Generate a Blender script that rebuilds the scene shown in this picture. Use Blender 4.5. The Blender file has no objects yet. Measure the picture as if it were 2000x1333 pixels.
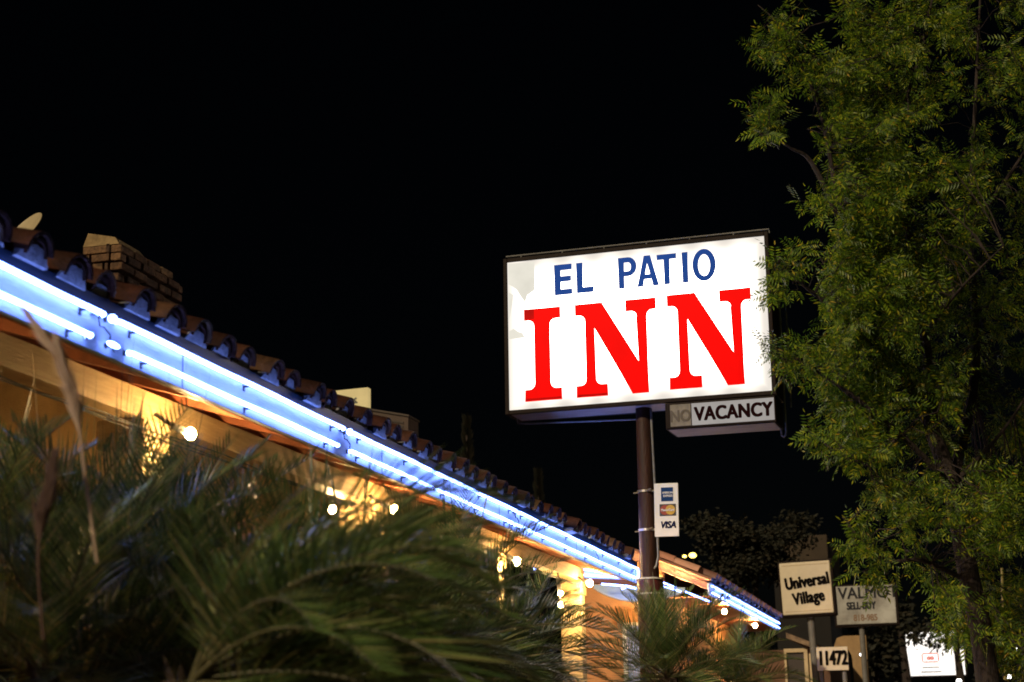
import bpy, bmesh, math, random
from mathutils import Vector, Matrix, Euler, noise
R = math.radians
S = bpy.context.scene
COL = S.collection
rnd = random.Random(7)

# ------------------------------------------------------------------ camera
FPX = 3200.0                      # focal length in pixels of a 2000 px wide picture
PITCH, YAW, ROLL = R(13.2983), R(14.4014), R(1.2)
CAM = Vector((0, 0, 1.5))
Fv = Vector((-math.sin(YAW)*math.cos(PITCH), math.cos(YAW)*math.cos(PITCH), math.sin(PITCH)))
R0 = Vector((math.cos(YAW), math.sin(YAW), 0)); U0 = R0.cross(Fv)
Rv = R0*math.cos(ROLL) - U0*math.sin(ROLL); Uv = R0*math.sin(ROLL) + U0*math.cos(ROLL)
cd = bpy.data.cameras.new('camera'); cam = bpy.data.objects.new('camera', cd); COL.objects.link(cam)
cam.matrix_world = Matrix(((Rv.x, Uv.x, -Fv.x, CAM.x), (Rv.y, Uv.y, -Fv.y, CAM.y), (Rv.z, Uv.z, -Fv.z, CAM.z), (0, 0, 0, 1)))
cd.sensor_width = 36; cd.lens = FPX/2000*36; cd.clip_start = 0.05; cd.clip_end = 2000
cd.dof.use_dof = True; cd.dof.focus_distance = 15.0; cd.dof.aperture_fstop = 3.2; cd.dof.aperture_blades = 0
S.camera = cam
def PY(u, v, Y):                  # the point at distance Y along the street seen at (u, v)
    d = Fv + Rv*((u-1000)/FPX) - Uv*((v-666.5)/FPX); return CAM + d*(Y/d.y)
def PX(u, v, X):
    d = Fv + Rv*((u-1000)/FPX) - Uv*((v-666.5)/FPX); return CAM + d*(X/d.x)

# ------------------------------------------------------------------ world, sun, exposure
w = bpy.data.worlds.new('World'); S.world = w; w.use_nodes = True
nt = w.node_tree; bg = nt.nodes['Background']
sk = nt.nodes.new('ShaderNodeTexSky'); sk.sky_type = 'NISHITA'; sk.sun_disc = False
SUN_EL, SUN_AZ = R(30), R(204)    # low warm night light from behind the camera (azimuth from +Y towards +X)
sk.sun_elevation = SUN_EL; sk.sun_rotation = SUN_AZ
nt.links.new(sk.outputs[0], bg.inputs[0]); bg.inputs[1].default_value = 0.00022
sd = bpy.data.lights.new('sun', 'SUN'); sun = bpy.data.objects.new('sun', sd); COL.objects.link(sun)
sd.energy = 2.9; sd.angle = R(2.0); sd.color = (1.0, 0.80, 0.52)
sdir = Vector((math.sin(SUN_AZ)*math.cos(SUN_EL), math.cos(SUN_AZ)*math.cos(SUN_EL), math.sin(SUN_EL)))
sun.rotation_euler = sdir.to_track_quat('Z', 'Y').to_euler(); sun.location = (6, -12, 9)
S.view_settings.view_transform = 'Standard'; S.view_settings.look = 'None'
S.view_settings.exposure = 0; S.view_settings.gamma = 1
cy = S.cycles; cy.filter_width = 1.8; cy.use_denoising = True; cy.max_bounces = 6; cy.diffuse_bounces = 3; cy.glossy_bounces = 2
cy.transmission_bounces = 4; cy.transparent_max_bounces = 8; cy.sample_clamp_indirect = 4; cy.caustics_reflective = False
cy.caustics_refractive = False
SIGN_L, NEON_L, BULB_L = 7.5, 17.0, 1500.0

# ------------------------------------------------------------------ materials
MATS = {}
def mat(name, col, rough=0.7, var=0.0, scale=6.0, bump=0.0, bscale=40.0, metal=0.0, spec=0.5, col2=None, island=None, trans=0.0, stretch=None):
    if name in MATS: return MATS[name]
    m = bpy.data.materials.new(name); m.use_nodes = True; n = m.node_tree.nodes; l = m.node_tree.links
    b = n['Principled BSDF']; b.inputs['Roughness'].default_value = rough; b.inputs['Metallic'].default_value = metal
    b.inputs['Specular IOR Level'].default_value = spec
    tc = n.new('ShaderNodeTexCoord'); vec = tc.outputs['Object']
    if stretch:
        mp = n.new('ShaderNodeMapping'); mp.inputs['Scale'].default_value = stretch; l.new(vec, mp.inputs[0]); vec = mp.outputs[0]
    src = None
    if island:
        g = n.new('ShaderNodeNewGeometry'); cr = n.new('ShaderNodeValToRGB')
        els = cr.color_ramp.elements
        while len(els) < len(island): els.new(0.5)
        for i, (p, c) in enumerate(island): els[i].position = p; els[i].color = (*c, 1)
        l.new(g.outputs['Random Per Island'], cr.inputs[0]); src = cr.outputs[0]
        if var > 0:
            t = n.new('ShaderNodeTexNoise'); t.inputs['Scale'].default_value = scale; t.inputs['Detail'].default_value = 7; t.inputs['Roughness'].default_value = .7; l.new(vec, t.inputs['Vector'])
            r2_ = n.new('ShaderNodeMapRange'); r2_.inputs[1].default_value = .35; r2_.inputs[2].default_value = .65; r2_.inputs[3].default_value = 1-var; r2_.inputs[4].default_value = 1+var*.5
            l.new(t.outputs[0], r2_.inputs[0]); mx_ = n.new('ShaderNodeVectorMath'); mx_.operation = 'SCALE'; l.new(src, mx_.inputs[0]); l.new(r2_.outputs[0], mx_.inputs['Scale']); src = mx_.outputs[0]
    elif var > 0 or col2:
        t = n.new('ShaderNodeTexNoise'); t.inputs['Scale'].default_value = scale; t.inputs['Detail'].default_value = 6; t.inputs['Roughness'].default_value = 0.65
        l.new(vec, t.inputs['Vector'])
        cr = n.new('ShaderNodeValToRGB'); l.new(t.outputs[0], cr.inputs[0])
        c2 = col2 or tuple(c*(1-var) for c in col)
        cr.color_ramp.elements[0].position = 0.32; cr.color_ramp.elements[1].position = 0.66
        cr.color_ramp.elements[0].color = (*c2, 1); cr.color_ramp.elements[1].color = (*col, 1); src = cr.outputs[0]
    if src: l.new(src, b.inputs['Base Color'])
    else: b.inputs['Base Color'].default_value = (*col, 1)
    if bump > 0:
        t = n.new('ShaderNodeTexNoise'); t.inputs['Scale'].default_value = bscale; t.inputs['Detail'].default_value = 4; l.new(vec, t.inputs['Vector'])
        bp = n.new('ShaderNodeBump'); bp.inputs['Strength'].default_value = bump; bp.inputs['Distance'].default_value = 0.02
        l.new(t.outputs[0], bp.inputs['Height']); l.new(bp.outputs[0], b.inputs['Normal'])
    if trans > 0:
        tr = n.new('ShaderNodeBsdfTranslucent'); mx = n.new('ShaderNodeMixShader'); mx.inputs[0].default_value = trans
        if src: l.new(src, tr.inputs[0])
        else: tr.inputs[0].default_value = (*col, 1)
        l.new(b.outputs[0], mx.inputs[1]); l.new(tr.outputs[0], mx.inputs[2]); l.new(mx.outputs[0], n['Material Output'].inputs[0])
    MATS[name] = m; return m
def emat(name, col, strength, var=0.0, scale=4.0):
    if name in MATS: return MATS[name]
    m = bpy.data.materials.new(name); m.use_nodes = True; n = m.node_tree.nodes; l = m.node_tree.links
    b = n['Principled BSDF']; b.inputs['Base Color'].default_value = (*[min(.8, c)*.08 for c in col], 1); b.inputs['Roughness'].default_value = .35
    b.inputs['Specular IOR Level'].default_value = .04; b.inputs['Emission Color'].default_value = (*col, 1); b.inputs['Emission Strength'].default_value = strength
    if var:
        tc = n.new('ShaderNodeTexCoord'); t = n.new('ShaderNodeTexNoise'); t.inputs['Scale'].default_value = scale; t.inputs['Detail'].default_value = 5
        l.new(tc.outputs['Object'], t.inputs['Vector'])
        mr = n.new('ShaderNodeMapRange'); mr.inputs[1].default_value = .3; mr.inputs[2].default_value = .6
        mr.inputs[3].default_value = strength*(1-var); mr.inputs[4].default_value = strength
        l.new(t.outputs[0], mr.inputs[0]); l.new(mr.outputs[0], b.inputs['Emission Strength'])
    MATS[name] = m; return m

WHITE_BOARD = mat('painted fascia board', (.60, .66, .72), .55, col2=(.36, .44, .52), scale=3.0, bump=.25, bscale=30, stretch=(1, .6, 5))
DRIP = mat('dark drip edge paint', (.006, .020, .045), .45, var=.4, scale=7)
TILE = mat('clay roof tile', spec=.12, var=.6, scale=9, col=(.03, .011, .007), rough=.75, island=[(0, (.020, .007, .004)), (.4, (.036, .012, .007)), (.8, (.052, .018, .010)), (1, (.09, .05, .026))], bump=.5, bscale=60)
MORTAR = mat('pale mortar plug', (.28, .28, .30), .8, col2=(.14, .14, .16), scale=25, bump=.6, bscale=90)
TIMBER = mat('ochre painted timber', (.54, .38, .19), .6, col2=(.36, .23, .10), scale=5, bump=.35, bscale=25, stretch=(2, .5, 6))
RAFTER = mat('red brown rafter paint', (.46, .14, .055), .6, var=.45, scale=8, bump=.2)
DECK = mat('dark roof decking', (.22, .085, .05), .75, var=.5, scale=6, bump=.3, stretch=(4, .6, 1))
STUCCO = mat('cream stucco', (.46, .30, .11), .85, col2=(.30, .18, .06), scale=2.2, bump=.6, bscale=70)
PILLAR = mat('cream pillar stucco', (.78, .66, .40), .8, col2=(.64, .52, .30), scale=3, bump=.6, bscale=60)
STUCCO2 = mat('orange stucco', (.62, .30, .12), .85, col2=(.50, .22, .09), scale=2.0, bump=.6, bscale=70)
WHITE = mat('white trim paint', (.72, .70, .66), .5, var=.2, scale=8)
GLASS = mat('dark window glass', (.03, .035, .04), .08, spec=.7)
BLACK = mat('black rubber', (.012, .012, .014), .5)
STEEL = mat('galvanised steel', (.36, .36, .36), .45, var=.35, scale=14, metal=.6)
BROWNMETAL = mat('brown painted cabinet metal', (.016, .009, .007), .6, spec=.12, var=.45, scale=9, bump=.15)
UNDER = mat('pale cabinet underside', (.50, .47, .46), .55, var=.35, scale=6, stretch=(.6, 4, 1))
POLE = mat('weathered pole paint', (.060, .026, .017), .5, spec=.25, col2=(.018, .010, .008), scale=9, bump=.3, stretch=(2, 2, .35))
SLEEVE = mat('maroon pole paint', (.10, .028, .026), .4, var=.35, scale=7, bump=.15, stretch=(2, 2, .5))
NEON = emat('neon tube glow', (.18, .295, 1.0), NEON_L)
NEON_SOFT = emat('far neon glow', (.18, .30, 1.0), NEON_L)
BULB = emat('warm flood bulb', (1.0, .62, .24), BULB_L)

# ------------------------------------------------------------------ mesh builder
class MB:
    def __init__(s): s.v = []; s.f = []
    def add(s, vs, fs):
        o = len(s.v); s.v += [Vector(p) for p in vs]; s.f += [tuple(i+o for i in f) for f in fs]; return s
    def box(s, lo, hi, M=None):
        x0, y0, z0 = lo; x1, y1, z1 = hi
        vs = [Vector(p) for p in ((x0,y0,z0),(x1,y0,z0),(x1,y1,z0),(x0,y1,z0),(x0,y0,z1),(x1,y0,z1),(x1,y1,z1),(x0,y1,z1))]
        if M is not None: vs = [M @ p for p in vs]
        return s.add(vs, [(0,3,2,1),(4,5,6,7),(0,1,5,4),(1,2,6,5),(2,3,7,6),(3,0,4,7)])
    def bbox(s, lo, hi, b=.01, M=None):   # box with chamfered vertical and horizontal edges
        bm = bmesh.new(); bmesh.ops.create_cube(bm, size=1)
        for p in bm.verts: p.co = Vector([lo[i]+(p.co[i]+.5)*(hi[i]-lo[i]) for i in range(3)])
        bmesh.ops.bevel(bm, geom=list(bm.edges), offset=b, segments=2, affect='EDGES', profile=.6)
        bm.verts.index_update()
        vs = [(M @ p.co) if M is not None else p.co.copy() for p in bm.verts]
        fs = [tuple(q.index for q in f.verts) for f in bm.faces]; bm.free(); return s.add(vs, fs)
    def tube(s, pts, r, n=8, cap=True):
        pts = [Vector(p) for p in pts]; N = len(pts); rs = r if isinstance(r, (list, tuple)) else [r]*N
        up = None; vs = []
        for i, p in enumerate(pts):
            t = (pts[min(i+1, N-1)]-pts[max(i-1, 0)]).normalized()
            if up is None:
                up = t.cross(Vector((0, 0, 1)))
                if up.length < .05: up = t.cross(Vector((1, 0, 0)))
                up.normalize()
            else:
                up = (up - t*up.dot(t))
                up = up.normalized() if up.length > 1e-5 else t.orthogonal().normalized()
            b = t.cross(up)
            for k in range(n):
                a = 2*math.pi*k/n; vs.append(p + (up*math.cos(a)+b*math.sin(a))*rs[i])
        fs = [(i*n+k, i*n+(k+1) % n, (i+1)*n+(k+1) % n, (i+1)*n+k) for i in range(N-1) for k in range(n)]
        if cap: fs += [tuple(range(n-1, -1, -1)), tuple((N-1)*n+k for k in range(n))]
        return s.add(vs, fs)
    def lathe(s, prof, M=None, n=24):      # prof: (radius, z) pairs
        vs = []; fs = []
        for r, z in prof:
            for k in range(n):
                a = 2*math.pi*k/n; p = Vector((r*math.cos(a), r*math.sin(a), z)); vs.append(M @ p if M is not None else p)
        for i in range(len(prof)-1):
            for k in range(n): fs.append((i*n+k, i*n+(k+1) % n, (i+1)*n+(k+1) % n, (i+1)*n+k))
        return s.add(vs, fs)
    def ball(s, c, r, n=10, sq=(1, 1, 1), M=None):
        vs = []; fs = []; c = Vector(c)
        for i in range(n+1):
            t = math.pi*i/n
            for k in range(2*n):
                a = math.pi*k/n; p = Vector((math.sin(t)*math.cos(a)*r*sq[0], math.sin(t)*math.sin(a)*r*sq[1], math.cos(t)*r*sq[2]))
                vs.append(c + (M @ p if M is not None else p))
        m = 2*n
        for i in range(n):
            for k in range(m): fs.append((i*m+k, (i+1)*m+k, (i+1)*m+(k+1) % m, i*m+(k+1) % m))
        return s.add(vs, fs)
    def prism(s, poly, o, ax, ay, d):      # polygon extruded from origin o along d
        o, ax, ay, d = Vector(o), Vector(ax), Vector(ay), Vector(d); n = len(poly)
        vs = [o+ax*x+ay*y for x, y in poly] + [o+ax*x+ay*y+d for x, y in poly]
        return s.add(vs, [tuple(range(n-1, -1, -1)), tuple(range(n, 2*n))] + [(i, (i+1) % n, (i+1) % n+n, i+n) for i in range(n)])
    def build(s, name, m, parent=None, smooth=False, tri=False, local=False):
        me = bpy.data.meshes.new(name); off = Vector((0, 0, 0))
        if parent is not None and not local:
            q = parent
            while q is not None: off += q.location; q = q.parent
        me.from_pydata([p-off for p in s.v], [], s.f)
        if tri or any(len(f) > 4 for f in s.f) or smooth:
            bm = bmesh.new(); bm.from_mesh(me); bmesh.ops.recalc_face_normals(bm, faces=bm.faces)
            ng = [f for f in bm.faces if len(f.verts) > 4]
            if ng: bmesh.ops.triangulate(bm, faces=ng)
            bm.to_mesh(me); bm.free()
        if smooth:
            me.polygons.foreach_set('use_smooth', [True]*len(me.polygons))
            try: me.set_sharp_from_angle(angle=R(38))
            except Exception: pass
        me.materials.append(m); o = bpy.data.objects.new(name, me); COL.objects.link(o)
        if parent is not None: o.parent = parent
        return o
def thing(name, loc, label, cat, group=None, rot=None):
    o = bpy.data.objects.new(name, None); COL.objects.link(o); o.location = loc; o.empty_display_size = .2
    if rot is not None: o.rotation_euler = rot
    o['label'] = label; o['category'] = cat
    if group: o['group'] = group
    return o
def tag(o, label, cat, group=None):
    o['label'] = label; o['category'] = cat
    if group: o['group'] = group
    return o
def structure(o): o['kind'] = 'structure'; return o
def copy_tree(o, parent=None):
    c = o.copy(); COL.objects.link(c)
    if parent is not None: c.parent = parent
    for ch in list(o.children): copy_tree(ch, c)
    return c
def text_polys(body, size, bold=0.0, sx=1.0, shear=0.0, align='CENTER', depth=.003, spacing=1.0):
    cu = bpy.data.curves.new('lettering', 'FONT'); cu.body = body; cu.size = size; cu.offset = bold; cu.extrude = depth; cu.shear = shear
    cu.align_x = align; cu.align_y = 'CENTER'; cu.space_character = spacing
    o = bpy.data.objects.new('lettering', cu); COL.objects.link(o); dg = bpy.context.evaluated_depsgraph_get()
    me = bpy.data.meshes.new_from_object(o.evaluated_get(dg))
    vs = [Vector((v.co.x*sx, v.co.y, v.co.z)) for v in me.vertices]; fs = [tuple(p.vertices) for p in me.polygons]
    bpy.data.objects.remove(o); bpy.data.curves.remove(cu); bpy.data.meshes.remove(me); return vs, fs
def lettering(body, size, M, m, parent, bold=0.0, sx=1.0, shear=0.0, spacing=1.0, local=True, align='CENTER'):
    # flat letters standing on a panel: text x -> panel x, text y -> panel z, facing -Y
    vs, fs = text_polys(body, size, 0.0, sx, shear, align, spacing=spacing, depth=.0012); b = MB()
    for i, (dx, dz) in enumerate(((0, 0), (-1, 0), (1, 0), (0, -.7), (0, .7), (-.8, -.6), (.8, -.6), (-.8, .6), (.8, .6)) if bold else ((0, 0),)):
        b.add([M @ Vector((p.x+dx*bold, -p.z-i*.00011, p.y+dz*bold)) for p in vs], fs)
    return b.build('lettering', m, parent, local=local)

def smooth_path(P, sub=4):
    out = []
    for i in range(len(P)-1):
        p0 = P[max(0, i-1)]; p1 = P[i]; p2 = P[i+1]; p3 = P[min(len(P)-1, i+2)]
        for k in range(sub):
            t = k/sub; out.append(.5*((2*p1)+(p2-p0)*t+(2*p0-5*p1+4*p2-p3)*t*t+(3*p1-p0-3*p2+p3)*t**3))
    out.append(P[-1]); return out

# ------------------------------------------------------------------ ground
def sheet(name, x0, x1, y0, y1, z, m): return structure(MB().add([(x0,y0,z),(x1,y0,z),(x1,y1,z),(x0,y1,z)], [(0,1,2,3)]).build(name, m))
sheet('ground', -400, 400, -200, 900, -.02, mat('dry night soil', (.05, .04, .03), .95, var=.4, scale=.5))
sheet('road', 1.6, 14, -60, 400, 0.0, mat('asphalt', (.045, .045, .047), .85, var=.3, scale=3, bump=.3, bscale=120))
for x in (7.7, 7.9): sheet('road_marking', x-.05, x+.05, -60, 400, .004, mat('yellow road paint', (.5, .36, .06), .7, var=.3, scale=12))
structure(MB().box((-1.0, -60, -.02), (1.45, 400, .13)).build('sidewalk', mat('concrete paving', (.30, .29, .27), .9, var=.25, scale=4, bump=.3)))
structure(MB().box((1.45, -60, -.02), (1.6, 400, .135)).build('kerb', mat('kerb concrete', (.34, .33, .31), .9, var=.3, scale=6)))
structure(MB().box((-3.1, 1, -.02), (-1.0, 18.5, .22)).build('planting_bed', mat('bark soil', (.045, .03, .02), 1.0, var=.5, scale=14, bump=.8)))
structure(MB().box((-14, 18.9, -.015), (-1.0, 24.2, .02)).build('driveway', mat('driveway asphalt', (.06, .058, .055), .9, var=.3, scale=3)))
structure(MB().box((-6.0, 1, -.02), (-3.1, 18.9, .15)).build('porch_floor', mat('terracotta porch paving', (.28, .14, .08), .7, var=.3, scale=6)))

# ------------------------------------------------------------------ motel: front wing
EX, TOPZ, SL = -3.40, 3.345, .30           # eave face x, tile bed height, roof slope
Y0, Y1 = 1.2, 18.95
motel = thing('motel_building', (-6, 10, 0), 'long motel wing with clay tiled roof, neon lined eave and lit porch behind the palms', 'building')
MB().bbox((EX-.055, Y0, 3.105), (EX-.025, Y1, 3.315), .004).build('fascia', WHITE_BOARD, motel)
b = MB(); b.box((EX-.06, Y0, 3.317), (EX-.015, Y1, 3.350)); b.box((EX-.0235, Y0, 3.290), (EX-.0165, Y1, 3.3168))
b.build('drip_edge', DRIP, motel)
b = MB()
for y in [Y0+2.9*i for i in range(7)]: b.box((EX-.0245, y, 3.11), (EX-.0225, y+.006, 3.3))
b.build('fascia_joint', BLACK, motel)
# roof deck and tiles
RX = -8.2; rz = TOPZ + (EX-RX)*SL
roof = MB().add([(EX-.07, Y0, TOPZ-.03), (EX-.07, Y1, TOPZ-.03), (RX, Y1, rz-.03), (RX, Y0, rz-.03), (2*RX-EX, Y1, TOPZ-.03), (2*RX-EX, Y0, TOPZ-.03)],
    [(0, 1, 2, 3), (3, 2, 4, 5)]).build('roof', DECK, motel)
def tile(mb, M, r0, r1, L, th, up, n=9):
    vs = []; fs = []
    for (rr, x) in ((r0, 0.0), (r1, -L)):
        for rad in (rr, rr-th):
            for k in range(n+1):
                a = math.pi*k/n; c, s_ = math.cos(a)*rad, math.sin(a)*rad*(.92)
                vs.append(M @ Vector((x, c, s_ if up else -s_)))
    q = n+1
    for k in range(n):
        fs += [(k, k+1, 2*q+k+1, 2*q+k), (q+k+1, q+k, 3*q+k, 3*q+k+1), (k+1, k, q+k, q+k+1), (2*q+k, 2*q+k+1, 3*q+k+1, 3*q+k)]
    fs += [(0, 2*q, 3*q, q), (n, q+n, 3*q+n, 2*q+n)]
    mb.add(vs, fs)
ang = math.atan(SL); PIT = .302; r2 = random.Random(3)
cov = MB(); pan = MB(); plug = MB()
ncol = int((Y1-Y0)/PIT); rows = 13; EXP = .38
for c in range(ncol):
    yc = Y0 + .17 + c*PIT
    for k in range(rows):
        jx = r2.uniform(-.035, .02) if k == 0 else r2.uniform(-.02, .02)
        far = max(0, (yc-11)/8)
        if k == 0 and r2.random() < .25*far: jx += .06
        xs = EX + .025 - k*EXP*math.cos(ang) + jx
        zs = TOPZ - .012 + k*EXP*math.sin(ang) - jx*SL + r2.uniform(-.004, .006) + (r2.uniform(-.004, .022)*far if k == 0 else 0)
        M = Matrix.Translation((xs, yc + r2.uniform(-.016, .016)*(1+far), zs+.035+r2.uniform(-.006, .008))) @ Euler((r2.uniform(-.11, .11), ang+r2.uniform(-.04, .03), r2.uniform(-.07, .07)*(1+.5*far))).to_matrix().to_4x4()
        tile(cov, M, .100, .084, .46, .016, True)
        M2 = Matrix.Translation((xs-.035, yc+PIT/2, zs+.085)) @ Euler((0, ang, r2.uniform(-.015, .015))).to_matrix().to_4x4()
        tile(pan, M2, .095, .085, .44, .014, False, 7)
        if k == 0:
            Mp = M @ Matrix.Translation((-.022, 0, -.03))
            tile(cov, M @ Matrix.Translation((-.016, 0, -.012)), .080, .074, .3, .012, True)
            # mortar plug under the arch, slightly slumped, flat bottomed
            hgt = r2.uniform(.040, .052); wv = .086
            poly = [(-.118, -.022), (-.10, .0), (-.082, hgt*.55), (-.05, hgt*.88), (0, hgt), (.05, hgt*.9), (.082, hgt*.55), (.10, .0), (.118, -.022)]
            o = M @ Vector((-.026, 0, -.014)); ay = Vector((0, 1, 0)); az = Vector((.30, 0, 1)); cres = [(.062*math.cos(R(t_)), .058*math.sin(R(t_))) for t_ in range(0, 181, 20)]; plug.prism(cres, M @ Vector((-.045, 0, .002)), ay, az, (-.1, 0, -.02))
            plug.prism(poly, o, ay, az, (-.12, 0, -.02))
cov.build('cover_tiles', TILE, roof, smooth=True); pan.build('pan_tiles', TILE, roof, smooth=True)
plug.build('mortar_plugs', MORTAR, roof)
b = MB()
for k in range(int((Y1-Y0)/.42)):
    tile(b, Matrix.Translation((RX, Y0+.46+k*.42, rz+.04)) @ Euler((R(2), 0, R(90))).to_matrix().to_4x4(), .13, .115, .46, .016, True)
b.build('ridge_tiles', TILE, roof, smooth=True)
# chimney: brick by brick
BRICK = mat('old chimney brick', (.3, .17, .09), .9, var=.65, scale=16, island=[(0, (.06, .028, .014)), (.35, (.12, .06, .026)), (.75, (.17, .09, .04)), (1, (.32, .20, .09))], bump=.7, bscale=50)
cx1, cy0, ctop = -5.94, 11.0, 5.20
b = MB(); cor = MB(); r3 = random.Random(5); H = .074
cor.box((cx1-.24, cy0+.03, 3.6), (cx1-.03, cy0+.95, ctop-.03))
for k in range(20):
    z = ctop - H*(k+1); out = .0 if k >= 4 else (.03, .055, .05, .02)[k]
    x0, x1, ya, yb = cx1-.27-out, cx1+out, cy0-out, cy0+.98+out
    if k == 0: yb -= .16
    st = (k % 2)*.11
    y = ya
    while y < yb-.03:
        ye = min(y+(.22 if y > ya else .22-st), yb); j = r3.uniform(-.016, .014)
        b.bbox((x1-.1, y+.008, z+.009), (x1+j, ye-.008, z+H-.006), .009); y = ye
    x = x0
    while x < x1-.11:
        xe = min(x+(.22 if x > x0 else .22-st), x1-.104); j = r3.uniform(-.006, .006)
        b.bbox((x+.008, ya-j, z+.009), (xe-.008, ya+.1, z+H-.006), .009); x = xe
chim = b.build('chimney', BRICK, roof); cor.build('chimney_mortar', mat('sooty mortar', (.018, .012, .008), .95, var=.4, scale=20), chim)
b = MB(); b.add([(cx1-.30, cy0-.02, ctop), (cx1+.01, cy0-.02, ctop), (cx1+.01, cy0+.42, ctop), (cx1-.30, cy0+.42, ctop),
    (cx1-.27, cy0+.0, ctop+.115), (cx1-.05, cy0+.02, ctop+.07), (cx1-.03, cy0+.39, ctop+.055), (cx1-.27, cy0+.39, ctop+.09)],
    [(0,3,2,1),(4,5,6,7),(0,1,5,4),(1,2,6,5),(2,3,7,6),(3,0,4,7)])
b.build('chimney_cap', mat('mortar cap', (.28, .19, .085), .9, var=.4, scale=12, bump=.8, bscale=20), chim)
b = MB()
for k in range(8):
    z = 5.07-H*(k+1); x = cx1-.72
    while x < cx1-.32: b.bbox((x+.005, cy0+.1, z+.005), (min(x+.22, cx1-.28)-.005, cy0+.6, z+H-.004), .006); x += .22
b.build('chimney_shoulder', BRICK, chim)
# porch timbers
PBX = -4.0
MB().bbox((PBX-.13, Y0, 3.13), (PBX, 18.72, 3.285), .008).build('porch_beam', TIMBER, motel)
PYS = [4.25, 7.86, 11.5, 14.95, 18.58]
for y in PYS:
    p = MB().bbox((PBX-.235, y-.12, .15), (PBX+.005, y+.12, 3.128), .012).build('pillar', PILLAR, motel)
    q = MB(); q.bbox((PBX-.255, y-.16, 2.97), (PBX+.022, y+.16, 3.127), .012); 
    q.build('capital', TIMBER, p)
y = Y0+.3
while y < Y1-.05:
    M = Matrix.Translation((EX-.06, y, 3.23)) @ Euler((0, ang, 0)).to_matrix().to_4x4()
    MB().bbox((-2.7, -.03, -.10), (0.0, .03, .055), .004, M).build('rafter', RAFTER, motel)
    y += .61
MB().bbox((EX-.075, Y0, 3.104), (EX-.056, Y1, 3.13), .003).build('trim_strip', RAFTER, motel)
b = MB(); b.box((-6.2, Y0, 0), (-6.0, 18.7, 4.05)); b.build('wall', STUCCO, motel)
b = MB(); b.prism([(-6.21, 0), (-10.6, 0), (-10.6, 3.75), (-8.2, 4.7), (-6.21, 4.12)], (0, 18.5, 0), (1, 0, 0), (0, 0, 1), (0, .2, 0))
b.box((-10.8, Y0, 0), (-10.602, 18.7, 3.7)); b.build('wall', STUCCO, motel)
MB().add([(-6.0, Y0, 3.97), (-6.0, Y1, 3.97), (EX-.1, Y1, 3.32), (EX-.1, Y0, 3.32)], [(0, 1, 2, 3)]).build('soffit', DECK, motel)
for y in (6.2, 9.6, 13.2, 16.6):
    wf = MB()
    for (ya, yb, za, zb) in ((y-.75, y+.75, 2.15, 2.24), (y-.75, y+.75, .98, 1.07), (y-.75, y-.66, 1.07, 2.15), (y+.66, y+.75, 1.07, 2.15), (y-.03, y+.03, 1.07, 2.15)):
        wf.bbox((-5.995, ya, za), (-5.93, yb, zb), .005)
    wf = wf.build('window', WHITE, motel); MB().box((-5.99, y-.66, 1.07), (-5.965, y+.66, 2.15)).build('pane', GLASS, wf)
for y in (7.8, 11.4, 15.0):
    d = MB().bbox((-5.995, y-.5, .15), (-5.94, y+.5, 2.35), .01).build('door', WHITE, motel)
    MB().bbox((-5.938, y-.42, .17), (-5.92, y+.42, 2.26), .008).build('door_leaf', mat('brown door paint', (.18, .08, .04), .5, var=.3), d)
# cables under the beam
cb = MB()
for k in range(3):
    pts = [(PBX+.02+.01*k, Y0+i*.5, 3.09-.012*k-.035*abs(math.sin(i*.5*.86+k))) for i in range(35)]
    cb.tube(pts, .0045, 5)
cb.build('cable', BLACK, motel)

# ------------------------------------------------------------------ neon
def neon(y0, y1, z, label, x=EX+.008, brackets=.75, m=NEON, fx=EX-.026, ustart=True, uend=True, drop=0):
    t = thing('neon_tube', (x, y0, z), label, 'neon light', 'blue white neon tubes along the eaves')
    pts = []
    if ustart: pts += [(x-.03, y0, z), (x-.012, y0+.002, z), (x, y0+.014, z)]
    n = max(2, int((y1-y0)/.35))
    for i in range(n+1): pts.append((x, y0+.03+(y1-y0-.06)*i/n, z+.0022*math.sin(i*1.7+y0)))
    if uend: pts += [(x, y1-.014, z), (x-.012, y1-.002, z), (x-.03, y1, z)]
    if drop:
        for i in range(1, 9):
            a = math.pi*i/8; pts.append((x, y1-.03+math.sin(a)*drop/2*.7, z-drop/2+math.cos(a)*drop/2))
    MB().tube(pts, .0118, 8).build('tube', m, t, smooth=True)
    k = max(2, int((y1-y0)/brackets))
    for i in range(k):
        yy = y0+.16+(y1-y0-.32)*i/(k-1)
        q = MB(); q.tube([(fx, yy, z-.015), (x-.002, yy, z-.013)], .0055, 6); q.bbox((fx, yy-.009, z-.038), (fx+.007, yy+.009, z-.004), .002)
        q.build('bracket', BLACK, t)
    for yy, s_, on in ((y0, 1, ustart), (y1, -1, uend)):
        if on: MB().tube([(x-.012, yy+.006*s_, z), (x-.034, yy-.004*s_, z)], .0125, 8).build('end_boot', BLACK, t)
    return t
ZU, ZL = 3.268, 3.152
neon(Y0+.05, 6.18, ZU, 'upper neon tube on the fascia at the left picture edge, below the chimney')
neon(6.30, 9.13, ZU, 'upper neon tube along the fascia between the two left gaps')
neon(9.27, 13.25, ZU, 'upper neon tube along the middle of the fascia, behind the tallest palm tips')
neon(13.33, 18.86, ZU, 'upper neon tube on the eave end beside the sign pole', uend=False, drop=.10)
neon(Y0+.05, 6.08, ZL, 'lower neon tube on the fascia at the left picture edge, above the tall plume')
neon(6.42, 9.03, ZL, 'lower neon tube along the fascia between the two left gaps')
neon(9.25, 13.1, ZL, 'lower neon tube along the middle of the fascia, crossed by palm tips')
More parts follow.
